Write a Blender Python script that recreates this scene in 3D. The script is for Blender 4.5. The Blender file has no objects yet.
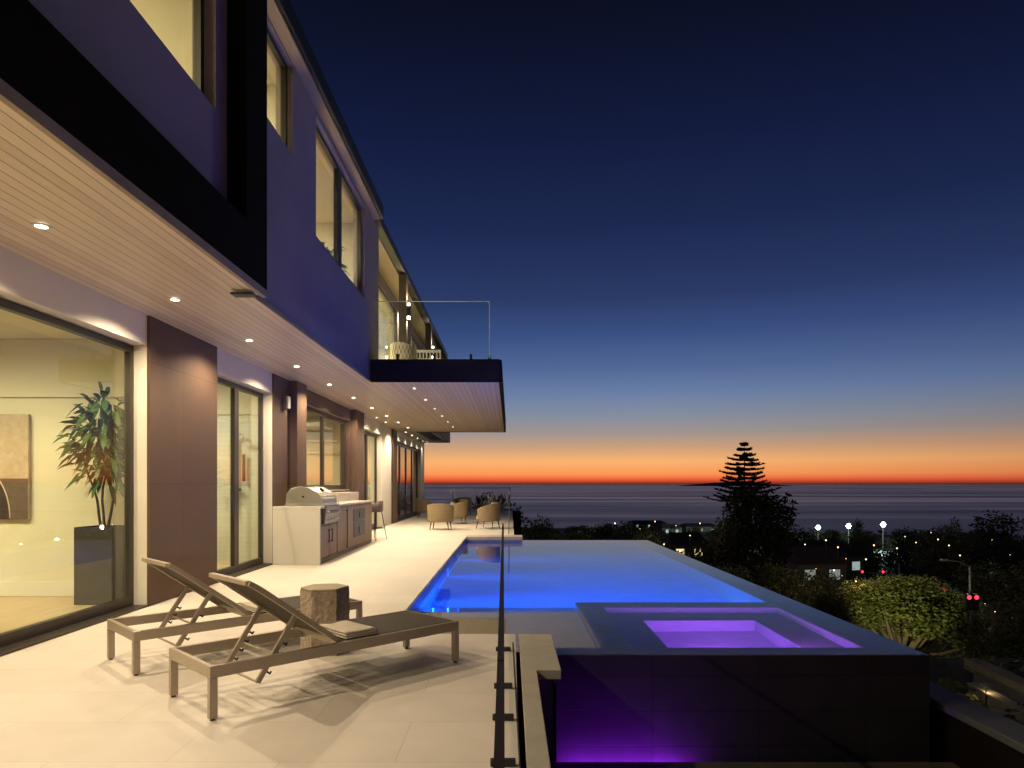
import bpy, math, random
import numpy as np
from mathutils import Vector, Matrix
random.seed(11)
R = math.radians
S = bpy.context.scene
COL = S.collection
H = 1.45          # eye height above the deck

# ------------------------------------------------------------------ materials
class NT:
    """small helper around a node tree"""
    def __init__(s, m):
        m.use_nodes = True
        s.m = m; s.t = m.node_tree; s.t.nodes.clear()
    def n(s, kind, **kw):
        o = s.t.nodes.new(kind)
        for k, v in kw.items():
            if k.startswith('i_'):
                o.inputs[k[2:].replace('_', ' ')].default_value = v
            else:
                setattr(o, k, v)
        return o
    def l(s, a, b): s.t.links.new(a, b)
    def math(s, op, a, b=None, clamp=False):
        o = s.n('ShaderNodeMath', operation=op); o.use_clamp = clamp
        for i, v in enumerate((a, b)):
            if v is None: continue
            if isinstance(v, (int, float)): o.inputs[i].default_value = v
            else: s.l(v, o.inputs[i])
        return o.outputs[0]
    def mixc(s, f, a, b):
        o = s.n('ShaderNodeMix', data_type='RGBA')
        for i, v in ((0, f), (6, a), (7, b)):
            if isinstance(v, (int, float)): o.inputs[i].default_value = v
            elif isinstance(v, tuple): o.inputs[i].default_value = v if len(v) == 4 else v + (1,)
            else: s.l(v, o.inputs[i])
        return o.outputs[2]
    def ramp(s, f, stops):
        o = s.n('ShaderNodeValToRGB'); e = o.color_ramp.elements
        while len(e) < len(stops): e.new(0.5)
        for i, (p, c) in enumerate(stops):
            e[i].position = p; e[i].color = c if len(c) == 4 else tuple(c) + (1,)
        s.l(f, o.inputs[0]); return o.outputs[0]
    def noise(s, vec, scale, detail=4, rough=.55):
        o = s.n('ShaderNodeTexNoise'); o.inputs['Scale'].default_value = scale
        o.inputs['Detail'].default_value = detail; o.inputs['Roughness'].default_value = rough
        if vec is not None: s.l(vec, o.inputs['Vector'])
        return o.outputs['Fac']
    def coord(s, which='Object', scale=None):
        c = s.n('ShaderNodeTexCoord').outputs[which]
        if scale:
            m = s.n('ShaderNodeMapping'); m.inputs['Scale'].default_value = scale
            s.l(c, m.inputs['Vector']); return m.outputs[0]
        return c
    def bump(s, h, strength=.2, dist=.01):
        o = s.n('ShaderNodeBump'); o.inputs['Strength'].default_value = strength
        o.inputs['Distance'].default_value = dist; s.l(h, o.inputs['Height']); return o.outputs[0]
    def pbsdf(s, col, rough=.5, metal=0., spec=.5, normal=None):
        p = s.n('ShaderNodeBsdfPrincipled')
        for k, v in (('Base Color', col), ('Roughness', rough), ('Metallic', metal), ('Specular IOR Level', spec)):
            if isinstance(v, tuple): p.inputs[k].default_value = v if len(v) == 4 else v + (1,)
            elif isinstance(v, (int, float)): p.inputs[k].default_value = v
            else: s.l(v, p.inputs[k])
        if normal is not None: s.l(normal, p.inputs['Normal'])
        return p
    def out(s, sh, vol=False):
        o = s.n('ShaderNodeOutputMaterial'); s.l(sh, o.inputs['Surface'])

MATS = {}
def mat(name, col, rough=.5, metal=0., spec=.5, var=.15, vs=3., bs=0., bscale=60., stretch=None):
    """principled surface with some uneven colour and relief"""
    if name in MATS: return MATS[name]
    m = bpy.data.materials.new(name); t = NT(m)
    c = t.coord('Object', stretch)
    n1 = t.noise(c, vs, 5)
    lo = tuple(v * (1 - var) for v in col); hi = tuple(min(1, v * (1 + var)) for v in col)
    cc = t.ramp(n1, [(.3, lo), (.7, hi)])
    rr = t.math('MULTIPLY_ADD', n1, .2); t.t.nodes[-1].inputs[2].default_value = max(0, rough - .1)
    nm = t.bump(t.noise(c, bscale, 4), bs, .01) if bs else None
    p = t.pbsdf(cc, rr, metal, spec, nm); t.out(p.outputs[0])
    MATS[name] = m; return m
def emit(name, col, st):
    if name in MATS: return MATS[name]
    m = bpy.data.materials.new(name); t = NT(m)
    e = t.n('ShaderNodeEmission'); e.inputs[0].default_value = col + (1,); e.inputs[1].default_value = st
    t.out(e.outputs[0]); MATS[name] = m; return m
def glass(name, tint=(.96, .98, .97), base=.05, rough=0.):
    if name in MATS: return MATS[name]
    m = bpy.data.materials.new(name); t = NT(m)
    lw = t.n('ShaderNodeLayerWeight'); lw.inputs[0].default_value = .5
    f5 = t.math('POWER', lw.outputs['Facing'], 5.)
    f = t.math('MULTIPLY_ADD', f5, 1 - base); t.t.nodes[-1].inputs[2].default_value = base
    tr = t.n('ShaderNodeBsdfTransparent'); tr.inputs[0].default_value = tint + (1,)
    gl = t.n('ShaderNodeBsdfGlossy'); gl.inputs['Roughness'].default_value = rough; gl.inputs[0].default_value = (1, 1, 1, 1)
    mx = t.n('ShaderNodeMixShader'); t.l(f, mx.inputs[0]); t.l(tr.outputs[0], mx.inputs[1]); t.l(gl.outputs[0], mx.inputs[2])
    t.out(mx.outputs[0]); MATS[name] = m; return m

STUCCO = mat('white_stucco', (.74, .69, .61), .85, var=.06, vs=1.5, bs=.15, bscale=140)
STUCCO_UP = mat('grey_stucco', (.37, .31, .33), .85, var=.07, vs=1.2, bs=.15, bscale=140)
BLACKMETAL = mat('black_cladding', (.013, .010, .008), .8, var=.2, spec=.03)
BRONZE = mat('bronze_aluminium', (.045, .036, .028), .4, .2, var=.1)
DARKTRIM = mat('dark_trim', (.02, .018, .017), .45, var=.1)
ROOM = mat('cream_paint', (.72, .69, .56), .8, var=.04, vs=.8)
ROOMFLOOR = mat('pale_oak', (.55, .42, .26), .45, var=.15, vs=2., stretch=(9, .7, 1))
WHITE = mat('white_satin', (.75, .73, .68), .5, var=.03)
STEEL = mat('brushed_steel', (.64, .61, .56), .34, 1., var=.03, vs=4)
CHAMP = mat('champagne_aluminium', (.41, .35, .275), .42, .4, var=.05)
SLING = mat('brown_mesh_sling', (.06, .047, .032), .75, var=.12, vs=20, bs=.5, bscale=500)
TOWEL = mat('cream_towel', (.68, .61, .48), .95, var=.08, vs=30, bs=.9, bscale=220)
TOWELD = mat('brown_towel_border', (.16, .11, .07), .95, var=.1, vs=30, bs=.9, bscale=220)
CUSH = mat('cream_cushion', (.66, .56, .38), .9, var=.06, vs=10, bs=.3, bscale=200)
WOODLEG = mat('brown_wood_leg', (.10, .06, .035), .5, var=.2, vs=8)
CABWOOD = mat('taupe_wood_laminate', (.29, .205, .145), .5, var=.22, vs=3, stretch=(6, 6, .6))
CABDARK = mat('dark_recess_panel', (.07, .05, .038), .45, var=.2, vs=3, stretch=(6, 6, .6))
LEAFHOUSE = mat('glossy_houseplant_leaf', (.055, .11, .03), .45, var=.4, vs=9)
BARK = mat('grey_brown_bark', (.10, .07, .05), .9, var=.35, vs=12, bs=.8, bscale=30)
POTDARK = mat('charcoal_planter', (.045, .042, .045), .35, var=.12, vs=4)
POOLTILE = mat('dark_spa_tile_rim', (.22, .18, .14), .35, var=.15, vs=5)
PLASTER = mat('pale_pool_plaster', (.50, .54, .60), .7, var=.08, vs=6)
LEDGEP = mat('grey_ledge_plaster', (.30, .28, .20), .7, var=.1, vs=6)
CONC = mat('weathered_concrete', (.34, .31, .27), .85, var=.2, vs=2.5, bs=.3, bscale=40)
CONCD = mat('dark_concrete', (.20, .175, .14), .85, var=.25, vs=2.5, bs=.3, bscale=40)
SOIL = mat('dark_slope_scrub', (.022, .026, .014), .95, var=.5, vs=.6, bs=.6, bscale=4)
ASPH = mat('asphalt', (.05, .05, .052), .8, var=.2, vs=1.)
GALV = mat('galvanised_pole', (.12, .125, .13), .5, .4, var=.1)
PANE = glass('window_glass', (.95, .97, .93), .05)
RAILGLASS = glass('railing_glass', (.93, .97, .97), .045)

def m_soffit():
    m = bpy.data.materials.new('pale_tongue_and_groove'); t = NT(m)
    c = t.coord('Object'); sx = t.n('ShaderNodeSeparateXYZ'); t.l(c, sx.inputs[0])
    q = t.math('MULTIPLY', sx.outputs[0], 1 / .105)
    fr = t.math('FRACT', q); idx = t.math('FLOOR', q)
    d = t.math('ABSOLUTE', t.math('SUBTRACT', fr, .5))
    groove = t.math('MULTIPLY', t.math('SUBTRACT', d, .44), 16., True)
    wn = t.n('ShaderNodeTexWhiteNoise', noise_dimensions='1D'); t.l(idx, wn.inputs['W'])
    g = t.noise(t.coord('Object', (30, 1.2, 1)), 1.6, 6, .6)
    v = t.math('ADD', t.math('MULTIPLY', wn.outputs['Value'], .35), t.math('MULTIPLY', g, .65))
    col = t.ramp(v, [(.2, (.60, .48, .34)), (.5, (.74, .61, .45)), (.8, (.82, .71, .54))])
    col = t.mixc(groove, col, (.10, .07, .045))
    h = t.math('SUBTRACT', t.math('MULTIPLY', g, .15), groove)
    p = t.pbsdf(col, .36, 0, .6, t.bump(h, .5, .006)); t.out(p.outputs[0]); return m
SOFFIT = m_soffit()
def m_tiles(name, col, mortar, tw, th, axes, rough=.5, var=.12, mort=.004, spec=.5, nscale=4., off=None):
    """large format tiles with thin joints, laid on two of the object's axes"""
    m = bpy.data.materials.new(name); t = NT(m)
    c = t.coord('Object'); s = t.n('ShaderNodeSeparateXYZ'); t.l(c, s.inputs[0])
    k = t.n('ShaderNodeCombineXYZ')
    t.l(s.outputs[axes[0]], k.inputs[0]); t.l(s.outputs[axes[1]], k.inputs[1])
    b = t.n('ShaderNodeTexBrick', offset=(.5 if tw > th else 0.) if off is None else off)
    b.inputs['Scale'].default_value = 1; b.inputs['Brick Width'].default_value = tw; b.inputs['Row Height'].default_value = th
    b.inputs['Mortar Size'].default_value = mort; b.inputs['Mortar Smooth'].default_value = .1
    lo = tuple(v * (1 - var * .5) for v in col) + (1,); hi = tuple(v * (1 + var * .5) for v in col) + (1,)
    b.inputs['Color1'].default_value = lo; b.inputs['Color2'].default_value = hi; b.inputs['Mortar'].default_value = mortar + (1,)
    t.l(k.outputs[0], b.inputs['Vector'])
    n1 = t.noise(c, nscale, 6, .62); n2 = t.noise(c, nscale * .22, 3)
    f = t.math('ADD', t.math('MULTIPLY', n1, .55), t.math('MULTIPLY', n2, .45))
    mul = t.ramp(f, [(.3, (1 - var, 1 - var, 1 - var)), (.7, (1 + var, 1 + var, 1 + var))])
    mx = t.n('ShaderNodeMix', data_type='RGBA', blend_type='MULTIPLY'); mx.inputs[0].default_value = 1
    t.l(b.outputs[0], mx.inputs[6]); t.l(mul, mx.inputs[7])
    rr = t.math('MULTIPLY_ADD', n1, .25); t.t.nodes[-1].inputs[2].default_value = rough - .12
    h = t.math('SUBTRACT', t.math('MULTIPLY', n1, .2), b.outputs['Fac'])
    p = t.pbsdf(mx.outputs[2], rr, 0, spec, t.bump(h, .25, .004)); t.out(p.outputs[0])
    MATS[name] = m; return m
DECK = m_tiles('pale_limestone_deck', (.70, .645, .56), (.58, .52, .44), 1.2, .6, (0, 1), .55, .07, .003)
COPING = m_tiles('limestone_coping', (.50, .43, .34), (.34, .28, .22), .9, .9, (0, 1), .6, .1, .003)
BROWNTILE = m_tiles('brown_porcelain_panel', (.105, .066, .045), (.055, .036, .025), 1.0, 1.45, (1, 2), .68, .16, .004, .22, 2.)
SPATILE = m_tiles('black_spa_wall_tile', (.034, .030, .030), (.014, .012, .012), .98, .325, (0, 2), .38, .2, .004, .45, 3., 0.)
WALKTILE = m_tiles('olive_walkway_tile', (.12, .105, .075), (.20, .17, .11), .75, .75, (0, 1), .6, .2, .006)
ROOMTILE = m_tiles('pale_bath_tile', (.66, .66, .58), (.5, .5, .44), .3, .09, (0, 2), .3, .06, .003)
def m_quartz():
    m = bpy.data.materials.new('veined_white_quartz'); t = NT(m)
    c = t.coord('Object', (1, 1, .45)); mp = t.n('ShaderNodeMapping'); mp.inputs['Rotation'].default_value = (0, R(24), R(20)); t.l(c, mp.inputs[0])
    w = t.n('ShaderNodeTexWave', wave_type='BANDS'); w.inputs['Scale'].default_value = .55; w.inputs['Distortion'].default_value = 3.2
    w.inputs['Detail'].default_value = 4; w.inputs['Detail Scale'].default_value = 1.3; t.l(mp.outputs[0], w.inputs['Vector'])
    col = t.ramp(w.outputs['Fac'], [(0, (.60, .55, .46)), (.03, (.67, .62, .53)), (.2, (.70, .65, .56)), (1, (.72, .67, .58))])
    p = t.pbsdf(col, .25); t.out(p.outputs[0]); return m
QUARTZ = m_quartz()
def m_wicker(name, a, b, sz=52., sx=34.):
    m = bpy.data.materials.new(name); t = NT(m)
    c = t.coord('Object'); s = t.n('ShaderNodeSeparateXYZ'); t.l(c, s.inputs[0])
    ang = t.math('ARCTAN2', s.outputs[0], s.outputs[1])
    u = t.math('SINE', t.math('MULTIPLY', ang, sx)); v = t.math('SINE', t.math('MULTIPLY', s.outputs[2], sz * 3.3))
    w = t.math('MULTIPLY_ADD', t.math('MULTIPLY', u, v), .35); t.t.nodes[-1].inputs[2].default_value = .5
    band = t.math('SINE', t.math('MULTIPLY', s.outputs[2], sz * 1.9))
    w2 = t.math('ADD', w, t.math('MULTIPLY', band, .08))
    col = t.ramp(w2, [(.1, a), (.9, b)])
    p = t.pbsdf(col, .65, 0, .4, t.bump(w2, .8, .02)); t.out(p.outputs[0]); return m
WICKER = m_wicker('golden_wicker', (.15, .105, .055), (.58, .45, .26))
ROPE = m_wicker('pale_rope_lattice', (.22, .18, .12), (.80, .74, .60), 9., 22.)
def m_stone():
    m = bpy.data.materials.new('chiselled_stone'); t = NT(m); c = t.coord('Object')
    n = t.noise(c, 28, 8, .75); n2 = t.noise(t.coord('Object', (1, 1, .35)), 16, 5, .6)
    h = t.math('ADD', n, n2)
    col = t.ramp(n, [(.28, (.28, .22, .16)), (.72, (.68, .58, .44))])
    p = t.pbsdf(col, .9, 0, .3, t.bump(h, 1., .035)); t.out(p.outputs[0]); return m
STONE = m_stone()
STONETOP = mat('smooth_stone_top', (.42, .35, .25), .75, var=.12, vs=8, bs=.2)
def m_leaf(name, a, b):
    m = bpy.data.materials.new(name); t = NT(m)
    g = t.n('ShaderNodeNewGeometry')
    col = t.ramp(g.outputs['Random Per Island'], [(0, a), (1, b)])
    d = t.pbsdf(col, .6, 0, .3)
    tl = t.n('ShaderNodeBsdfTranslucent'); t.l(col, tl.inputs[0])
    mx = t.n('ShaderNodeMixShader'); mx.inputs[0].default_value = .38
    t.l(d.outputs[0], mx.inputs[1]); t.l(tl.outputs[0], mx.inputs[2]); t.out(mx.outputs[0]); return m
LEAFDARK = m_leaf('dark_evergreen_leaves', (.04, .05, .02), (.115, .12, .05))
LEAFGREEN = m_leaf('yellow_green_leaves', (.055, .068, .018), (.10, .112, .03))
LEAFPINE = m_leaf('pine_needles', (.014, .016, .010), (.03, .035, .02))
LEAFMID = m_leaf('olive_leaves', (.03, .035, .012), (.08, .085, .03))
def m_water():
    m = bpy.data.materials.new('still_pool_water'); t = NT(m)
    c = t.coord('Object', (1, .6, 1)); n = t.noise(c, .9, 2, .4)
    g = t.n('ShaderNodeBsdfGlass'); g.inputs['IOR'].default_value = 1.33; g.inputs['Roughness'].default_value = .015
    g.inputs['Color'].default_value = (.96, .985, 1, 1)
    t.l(t.bump(n, .12, .02), g.inputs['Normal']); t.out(g.outputs[0]); return m
WATER = m_water()
def m_sea():
    m = bpy.data.materials.new('dusk_ocean'); t = NT(m)
    a = t.noise(t.coord('Object', (.00025, .0022, 1)), 1., 6, .62)
    b = t.noise(t.coord('Object', (.00005, .00035, 1)), 1., 5, .6)
    f = t.math('ADD', t.math('MULTIPLY', a, .5), t.math('MULTIPLY', b, .5))
    col = t.ramp(f, [(.40, (.12, .14, .22)), (.50, (.26, .29, .37)), (.57, (.62, .62, .68))])
    ro = t.ramp(f, [(.40, (.42,) * 3), (.60, (.20,) * 3)])
    p = t.pbsdf(col, ro, 0, .5); p.inputs['IOR'].default_value = 1.33
    t.out(p.outputs[0]); return m
SEA = m_sea()
def m_art():
    m = bpy.data.materials.new('painted_canvas'); t = NT(m)
    c = t.coord('Object'); n = t.noise(c, 9, 6, .7)
    col = t.ramp(n, [(.3, (.42, .33, .25)), (.7, (.58, .48, .38))])
    p = t.pbsdf(col, .9, 0, .2, t.bump(n, .4, .01)); t.out(p.outputs[0]); return m
ART = m_art()
ARTB = mat('brown_paint_field', (.13, .09, .07), .9, var=.25, vs=8, bs=.3)
ARTD = mat('umber_paint_arch', (.05, .03, .025), .9, var=.25, vs=8, bs=.3)
ARTW = mat('ivory_paint_line', (.6, .5, .36), .9, var=.1, vs=8)

# ------------------------------------------------------------------ mesh helpers
class MB:
    def __init__(s): s.v = []; s.f = []
    def add(s, vs, fs):
        o = len(s.v); s.v += [tuple(p) for p in vs]; s.f += [tuple(i + o for i in f) for f in fs]; return s
    def box(s, x0, x1, y0, y1, z0, z1):
        return s.add([(x0, y0, z0), (x1, y0, z0), (x1, y1, z0), (x0, y1, z0), (x0, y0, z1), (x1, y0, z1), (x1, y1, z1), (x0, y1, z1)],
                     [(0, 3, 2, 1), (4, 5, 6, 7), (0, 1, 5, 4), (1, 2, 6, 5), (2, 3, 7, 6), (3, 0, 4, 7)])
    def hexa(s, p):      # eight corners, order as box
        return s.add(p, [(0, 3, 2, 1), (4, 5, 6, 7), (0, 1, 5, 4), (1, 2, 6, 5), (2, 3, 7, 6), (3, 0, 4, 7)])
    def bar(s, a, b, w, h, up=(0, 0, 1)):    # rectangular bar between two points
        a, b = Vector(a), Vector(b); d = (b - a).normalized(); r = d.cross(Vector(up)).normalized() * w / 2; u = r.cross(d).normalized() * h / 2
        return s.hexa([a - r - u, a + r - u, b + r - u, b - r - u, a - r + u, a + r + u, b + r + u, b - r + u])
    def tube(s, pts, rad, n=8, cap=True):
        pts = [Vector(p) for p in pts]; rs = rad if isinstance(rad, (list, tuple)) else [rad] * len(pts)
        o = len(s.v); ref = None
        for i, p in enumerate(pts):
            d = (pts[min(i + 1, len(pts) - 1)] - pts[max(i - 1, 0)]).normalized()
            if ref is None: ref = d.orthogonal().normalized()
            ref = (ref - d * ref.dot(d)).normalized(); q = d.cross(ref)
            for k in range(n):
                a = 2 * math.pi * k / n
                s.v.append(tuple(p + (ref * math.cos(a) + q * math.sin(a)) * rs[i]))
        for i in range(len(pts) - 1):
            for k in range(n):
                s.f.append((o + i * n + k, o + i * n + (k + 1) % n, o + (i + 1) * n + (k + 1) % n, o + (i + 1) * n + k))
        if cap:
            s.f.append(tuple(o + k for k in reversed(range(n)))); e = o + (len(pts) - 1) * n; s.f.append(tuple(e + k for k in range(n)))
        return s
    def prism(s, poly, z0, z1):
        n = len(poly)
        return s.add([(x, y, z0) for x, y in poly] + [(x, y, z1) for x, y in poly],
                     [tuple(reversed(range(n))), tuple(range(n, 2 * n))] + [(i, (i + 1) % n, n + (i + 1) % n, n + i) for i in range(n)])
    def prismY(s, poly, y0, y1):   # polygon in XZ extruded along Y
        n = len(poly)
        return s.add([(x, y0, z) for x, z in poly] + [(x, y1, z) for x, z in poly],
                     [tuple(range(n)), tuple(reversed(range(n, 2 * n)))] + [(i, n + i, n + (i + 1) % n, (i + 1) % n) for i in range(n)])
    def lathe(s, prof, n=16, c=(0, 0, 0)):
        o = len(s.v)
        for r, z in prof:
            for k in range(n):
                a = 2 * math.pi * k / n; s.v.append((c[0] + r * math.cos(a), c[1] + r * math.sin(a), c[2] + z))
        for i in range(len(prof) - 1):
            for k in range(n):
                s.f.append((o + i * n + k, o + i * n + (k + 1) % n, o + (i + 1) * n + (k + 1) % n, o + (i + 1) * n + k))
        s.f.append(tuple(o + k for k in reversed(range(n)))); e = o + (len(prof) - 1) * n; s.f.append(tuple(e + k for k in range(n)))
        return s
    def build(s, name, m, parent=None, bevel=0., smooth=False, sub=0):
        me = bpy.data.meshes.new(name); me.from_pydata(s.v, [], s.f); me.update(); me.materials.append(m)
        if smooth:
            for p in me.polygons: p.use_smooth = True
        o = bpy.data.objects.new(name, me); COL.objects.link(o)
        if parent is not None: o.parent = parent
        if bevel:
            b = o.modifiers.new('bevel', 'BEVEL'); b.width = bevel; b.segments = 2; b.limit_method = 'ANGLE'; b.angle_limit = R(40)
        if sub:
            b = o.modifiers.new('sub', 'SUBSURF'); b.levels = sub; b.render_levels = sub
        return o
def B(name, m, parent, *a, bevel=0.): return MB().box(*a).build(name, m, parent, bevel)
def tag(o, label=None, cat=None, group=None, kind=None):
    if label: o['label'] = label
    if cat: o['category'] = cat
    if group: o['group'] = group
    if kind: o['kind'] = kind
    return o
def thing(name, label, cat, loc=(0, 0, 0), rz=0., group=None):
    o = bpy.data.objects.new(name, None); COL.objects.link(o); o.location = loc; o.rotation_euler = (0, 0, rz)
    o.empty_display_size = .2
    return tag(o, label, cat, group)
def dup(root, loc, rz=0., label=None, scale=None, group=None):
    r = root.copy(); COL.objects.link(r); r.location = loc; r.rotation_euler = (0, 0, rz)
    if label: r['label'] = label
    if group: r['group'] = group
    if scale: r.scale = scale if isinstance(scale, tuple) else (scale,) * 3
    for ch in list(root.children):
        c = ch.copy(); COL.objects.link(c); c.parent = r
        for g in list(ch.children):
            d = g.copy(); COL.objects.link(d); d.parent = c
    return r
def light(name, kind, loc, power, col, parent=None, **kw):
    l = bpy.data.lights.new(name, kind); l.energy = power; l.color = col
    rot = kw.pop('rot', None)
    for k, v in kw.items(): setattr(l, k, v)
    o = bpy.data.objects.new(name, l); COL.objects.link(o); o.location = loc
    if rot: o.rotation_euler = rot
    if parent is not None: o.parent = parent
    return o
WARM = (1., .785, .52)
ROOMC = (1., .845, .49)

# ------------------------------------------------------------------ terrain height
def ground(x, y):
    dx = max(0, x - 4.6, -30 - x); dy = max(0, y - 38.)
    d = math.hypot(dx, dy)
    z = -2.2 - .42 * min(d, 25) - .0555 * max(0, d - 25)
    if d > 6: z += min(1, (d - 6) / 40) * (1.2 * math.sin(x * .05 + 1) * math.cos(y * .043) + .9 * math.sin(x * .021 + y * .017))
    return z
def terrain():
    xs = sorted(set([-900, -700, -520, -400, -300, -220, -160, -120, -90, -70, -55, -45, -38, -34, -30] + list(range(-28, 4, 4)) + [4.5, 5, 6, 7, 8, 10] + list(range(12, 60, 3)) +
                    list(range(60, 160, 8)) + [170, 190, 215, 245, 280, 330, 400, 480, 580, 700, 850, 1050, 1300]))
    ys = sorted(set([-80, -50, -30, -20] + list(range(-14, 38, 3)) + [38, 39, 40, 42] + list(range(44, 110, 3)) + list(range(110, 220, 8)) +
                    [230, 260, 300, 350, 410, 480, 560, 650, 750, 860, 980, 1080, 1160, 1240, 1340]))
    mb = MB(); n = len(xs)
    mb.v = [(x, y, ground(x, y)) for y in ys for x in xs]
    mb.f = [(j * n + i, j * n + i + 1, (j + 1) * n + i + 1, (j + 1) * n + i) for j in range(len(ys) - 1) for i in range(n - 1)]
    tag(mb.build('terrain', SOIL, smooth=True), kind='structure')
terrain()
sea = MB().add([(-90000, 900, -75), (90000, 900, -75), (90000, 110000, -75), (-90000, 110000, -75)], [(0, 1, 2, 3)]).build('sea', SEA)
tag(sea, kind='structure')
# low cape on the far side of the water
mb = MB(); pr = [(0, 0), (700, 60), (1500, 130), (2300, 165), (3000, 120), (3800, 70), (4700, 0)]
for k, (dy, f) in enumerate(((0, 0), (900, 1), (1800, 0))):
    mb.v += [(6400 + x, 26000 + dy, -76 + z * f) for x, z in pr]
n = len(pr); mb.f = [(j * n + i, j * n + i + 1, (j + 1) * n + i + 1, (j + 1) * n + i) for j in range(2) for i in range(n - 1)]
tag(mb.build('headland', SOIL, smooth=True), kind='structure')

# ------------------------------------------------------------------ deck and walkway
d = MB()
d.box(-4.62, -1.2, -6, 38, -.3, 0)            # terrace along the house
d.box(-1.2, .05, -6, 6.67, -.3, 0)            # near end, up to the pool
d.box(-1.2, .12, 18.9, 38, -.3, 0)            # beyond the pool
deck = d.build('deck', DECK); tag(deck, kind='structure')
B('drain_channel', BLACKMETAL, None, .05, .087, -6, 6.2, -.3, -.06)['kind'] = 'structure'
w = B('walkway', WALKTILE, None, .15, 4.02, -6, 6.28, -1.5, -1.08); tag(w, kind='structure')

# wall that carries the deck edge, with stone capping
rw = thing('retaining_wall', 'pale stone capped wall edge beside the slot drain and glass guard', 'wall', (.15, 0, 0))
m_ = MB().prism([(-.063, -6), (.06, -6), (.06, 5.38), (.25, 5.38), (.25, 6.67), (-.063, 6.67)], -.075, 0)
m_.build('capping', mat('limestone_cap', (.52, .45, .36), .65, var=.1, vs=5, bs=.15), rw, .006)
MB().box(-.063, .03, -6, 6.3, -1.3, -.075).box(-.063, .24, 6.3, 6.6, -1.3, -.075).build('wall_face', mat('dark_render', (.12, .11, .10), .9, var=.2, vs=3, bs=.4), rw)  # dark grey render on the wall face
# outer parapet beyond the walkway
pw = thing('parapet_wall', 'low dark wall with pale grey cap below the right side of the spa', 'wall', (4.2, 0, 0))
B('wall_face', BLACKMETAL, pw, -.13, .13, -6, 20, -4.0, -.67)
B('capping', mat('grey_cap_stone', (.10, .10, .11), .6, var=.12, vs=4, bs=.2), pw, -.17, .17, -6, 20, -.67, -.6, bevel=.008)

# ------------------------------------------------------------------ pool and spa
ZW = -.13
pool = thing('swimming_pool', 'blue lit infinity edge pool running alongside the pale deck', 'swimming pool', (1.2, 13, 0))
def P(name, m, x0, x1, y0, y1, z0, z1, parent=pool, **k):
    px, py, pz = parent.location
    return B(name, m, parent, x0 - px, x1 - px, y0 - py, y1 - py, z0 - pz, z1 - pz, **k)
BLUEP = mat('blue_pool_plaster', (.20, .40, .62), .7, var=.08, vs=4)
P('basin_floor', BLUEP, -1.2, 3.44, 6.67, 19.1, -1.8, -1.62)
nb_ = MB()
NY = (10.8, 13.4, 16.0); cuts = [6.67] + [c for y in NY for c in (y - .14, y + .14)] + [18.9]
for a, b in zip(cuts[0::2], cuts[1::2]): nb_.box(-1.62 - 1.2, -1.203 - 1.2, a - 13, b - 13, -2., -.302)
nb_.box(-1.72 - 1.2, -1.62 - 1.2, 6.67 - 13, 18.9 - 13, -2., -.302)
nb_.build('basin_wall', BLUEP, pool)
P('tanning_ledge', LEDGEP, -1.2, .86, 6.68, 8.80, -1.6, -.18)
P('waterline_tile', mat('blue_grey_waterline_tile', (.16, .19, .24), .3, var=.2, vs=14), -1.199, -1.185, 6.68, 18.9, -.302, -.012)
P('waterline_tile', MATS['blue_grey_waterline_tile'], -1.185, .33, 18.875, 18.897, -1.85, -.012)
P('infinity_edge', POOLTILE, 3.44, 3.87, 9.25, 19.42, -2.2, -.15)
P('infinity_edge', POOLTILE, .12, 3.44, 19.1, 19.42, -2.2, -.15)
P('coping', COPING, -1.22, .34, 18.87, 19.6, -.075, .003)
spa = thing('spa', 'purple lit square spa with dark tiled rim set into the pool corner', 'hot tub', (2.3, 7.8, 0))
rim = MB()
def sb(x0, x1, y0, y1, z0, z1): rim.box(x0 - 2.3, x1 - 2.3, y0 - 7.8, y1 - 7.8, z0, z1)
sb(.87, 1.2, 6.69, 9.24, -1.58, -.152); sb(1.2, 3.44, 8.9, 9.24, -1.58, -.152); sb(3.44, 3.87, 6.69, 9.24, -1.58, -.152)
rim.build('rim', POOLTILE, spa)
P('rim', POOLTILE, .43, 3.87, 6.40, 6.69, -1.0, -.152, spa)
P('front_wall', SPATILE, .43, 3.87, 6.385, 6.40, -1.5, -.137, spa)
P('side_wall', SPATILE, 3.87, 3.885, 6.385, 19.42, -2.4, -.137, spa)
b = MB()
for a in ((1.2, 1.62, 6.69, 8.9), (3.0, 3.44, 6.69, 8.9), (1.62, 3.0, 6.69, 7.05), (1.62, 3.0, 8.45, 8.9)):
    b.box(a[0] - 2.3, a[1] - 2.3, a[2] - 7.8, a[3] - 7.8, -1.3, -.55)
b.build('bench', mat('grey_spa_bench', (.20, .19, .18), .6, var=.1), spa)
P('basin_floor', PLASTER, 1.62, 3.0, 7.05, 8.45, -1.3, -1.12, spa)
l_ = MB()
for a in ((1.2, 1.205, 6.7, 8.89), (3.435, 3.44, 6.7, 8.89)):
    l_.box(a[0] - 2.3, a[1] - 2.3, a[2] - 7.8, a[3] - 7.8, -.549, -.2)
l_.box(1.205 - 2.3, 3.435 - 2.3, 8.885 - 7.8, 8.895 - 7.8, -.549, -.2)
for a in ((1.622, 1.63, 7.06, 8.44), (2.99, 2.998, 7.06, 8.44), (1.63, 2.99, 8.435, 8.445)):
    l_.box(a[0] - 2.3, a[1] - 2.3, a[2] - 7.8, a[3] - 7.8, -1.119, -.56)
l_.build('lining', PLASTER, spa)
wt = MB()
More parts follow.
